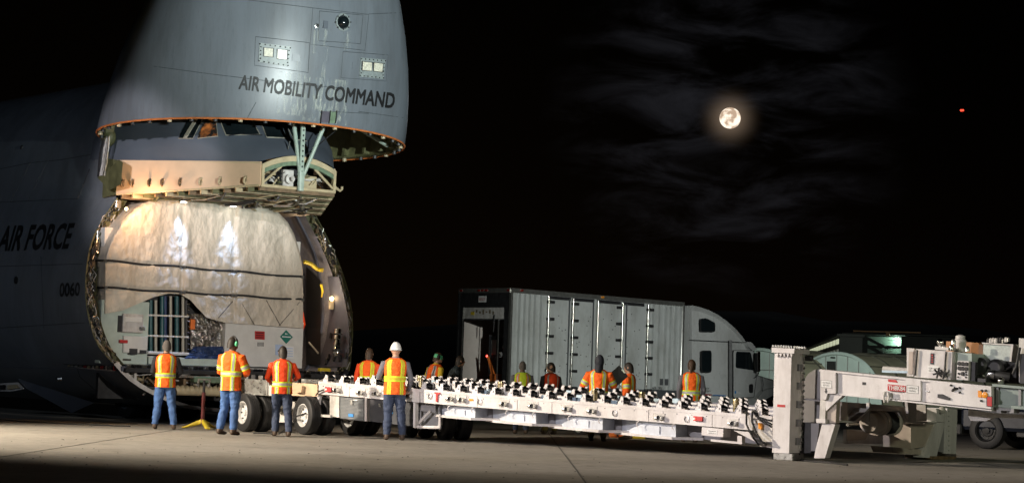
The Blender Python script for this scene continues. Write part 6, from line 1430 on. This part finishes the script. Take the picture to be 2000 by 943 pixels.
for z in (bz(691), bz(675.5)):
    B('landing', DK, st, -3.4, 1.3, -2, -.26, z - .3, z); q = MB(); q.add([(-3.4, -1.9, z + 1.2), (-.6, -1.9, z - .1), (-.6, -.6, z - .1), (-3.4, -.6, z + 1.2), (-3.4, -1.9, z + .8), (-.6, -1.9, z - .5), (-.6, -.6, z - .5), (-3.4, -.6, z + .8)], [(0, 1, 2, 3), (7, 6, 5, 4), (0, 4, 5, 1), (1, 5, 6, 2), (2, 6, 7, 3), (3, 7, 4, 0)]); q.build('stair_flight', DK, st)
    q = MB(); q.sphere((.8, -.6, z + .95), .16, 8, 6); q.build('landing_lamp', LAMPG, st)
    d = bpy.data.lights.new('landing_light', 'POINT'); d.energy = 200; d.color = (.6, 1, .75); d.shadow_soft_size = .2; o = bpy.data.objects.new('landing_light', d); COL.objects.link(o); o.parent = st; o.location = (.6, -1.0, z + .85)
    T('railing', STEEL, st, [(-.4, -1.95, z + .7), (1.3, -1.95, z + .7)], .04, 5)
B('lit_roof_edge', OCHRE, st, -5, 4, -2.3, -2.05, bz(650), bz(647.5)); B('lit_edge_post', OCHRE, st, -.6, -.1, -2.3, -2.05, bz(657), bz(650))  # roof edge with its orange light put into the colour
bpts = (atY(1572, 683, 330), atY(1638, 668, 240))
wkx = (bpts[1] - bpts[0]); wkl = Vector((wkx.x, wkx.y, 0)).length
wk = thing('covered_walkway', 'long dark building with a lit row of upper windows behind the hangars', 'building', Matrix.Translation((bpts[0].x, bpts[0].y, 0)) @ Matrix.Rotation(math.atan2(wkx.y, wkx.x), 4, 'Z'))
zl = bpts[1].z
B('wall', DK, wk, -5, wkl, .1, 2.5, 0, zl + .6); B('roof', DK, wk, -5.5, wkl + .5, -.2, 2.7, zl + .62, zl + .9)
for k in range(13):
    x = wkl * (k + .15) / 13; o = MB(); o.box(x, x + wkl / 13 * .66, .0, .09, zl - .15, zl + .38); o.build('window', WINLIT, wk)
    if k > 2: o = MB(); o.box(x, x + wkl / 13 * .6, .0, .09, zl - 1.1, zl - .7); o.build('window', lampmat('dim_window', (.8, .75, .5), .035 ), wk)
md_ = 3000.0; mo = CAM + MOON * md_
mn = bpy.data.materials.new('moon_surface'); mn.use_nodes = True; t = mn.node_tree; b = t.nodes['Principled BSDF']; b.inputs['Base Color'].default_value = (0, 0, 0, 1); b.inputs['Roughness'].default_value = 1; b.inputs['Specular IOR Level'].default_value = 0
tc = t.nodes.new('ShaderNodeTexCoord'); n = t.nodes.new('ShaderNodeTexNoise'); n.inputs['Scale'].default_value = 2.3; n.inputs['Detail'].default_value = 6; n.inputs['Roughness'].default_value = .55; t.links.new(tc.outputs['Generated'], n.inputs['Vector'])
rp = t.nodes.new('ShaderNodeValToRGB'); rp.color_ramp.elements[0].position = .42; rp.color_ramp.elements[0].color = (.42, .30, .21, 1); rp.color_ramp.elements[1].position = .56; rp.color_ramp.elements[1].color = (1.0, .86, .70, 1)
t.links.new(n.outputs['Fac'], rp.inputs[0]); t.links.new(rp.outputs[0], b.inputs['Emission Color']); b.inputs['Emission Strength'].default_value = 1.35
q = MB(); q.sphere((0, 0, 0), md_ * 20.5 / F, 48, 32); o = q.build('moon', mn, smooth=True); o.location = mo; tag(o, 'full moon glowing pale orange among thin night clouds', 'moon')
q = MB(); q.sphere((-.6, 0, 0), .75, 10, 8); q.sphere((.6, 0, .1), .7, 10, 8); o = q.build('warning_beacon', lampmat('beacon_red', (1, .06, .03), 2.5), smooth=True); o.location = atY(1879, 216, 1500); tag(o, 'tiny red aircraft light in the black sky', 'light')
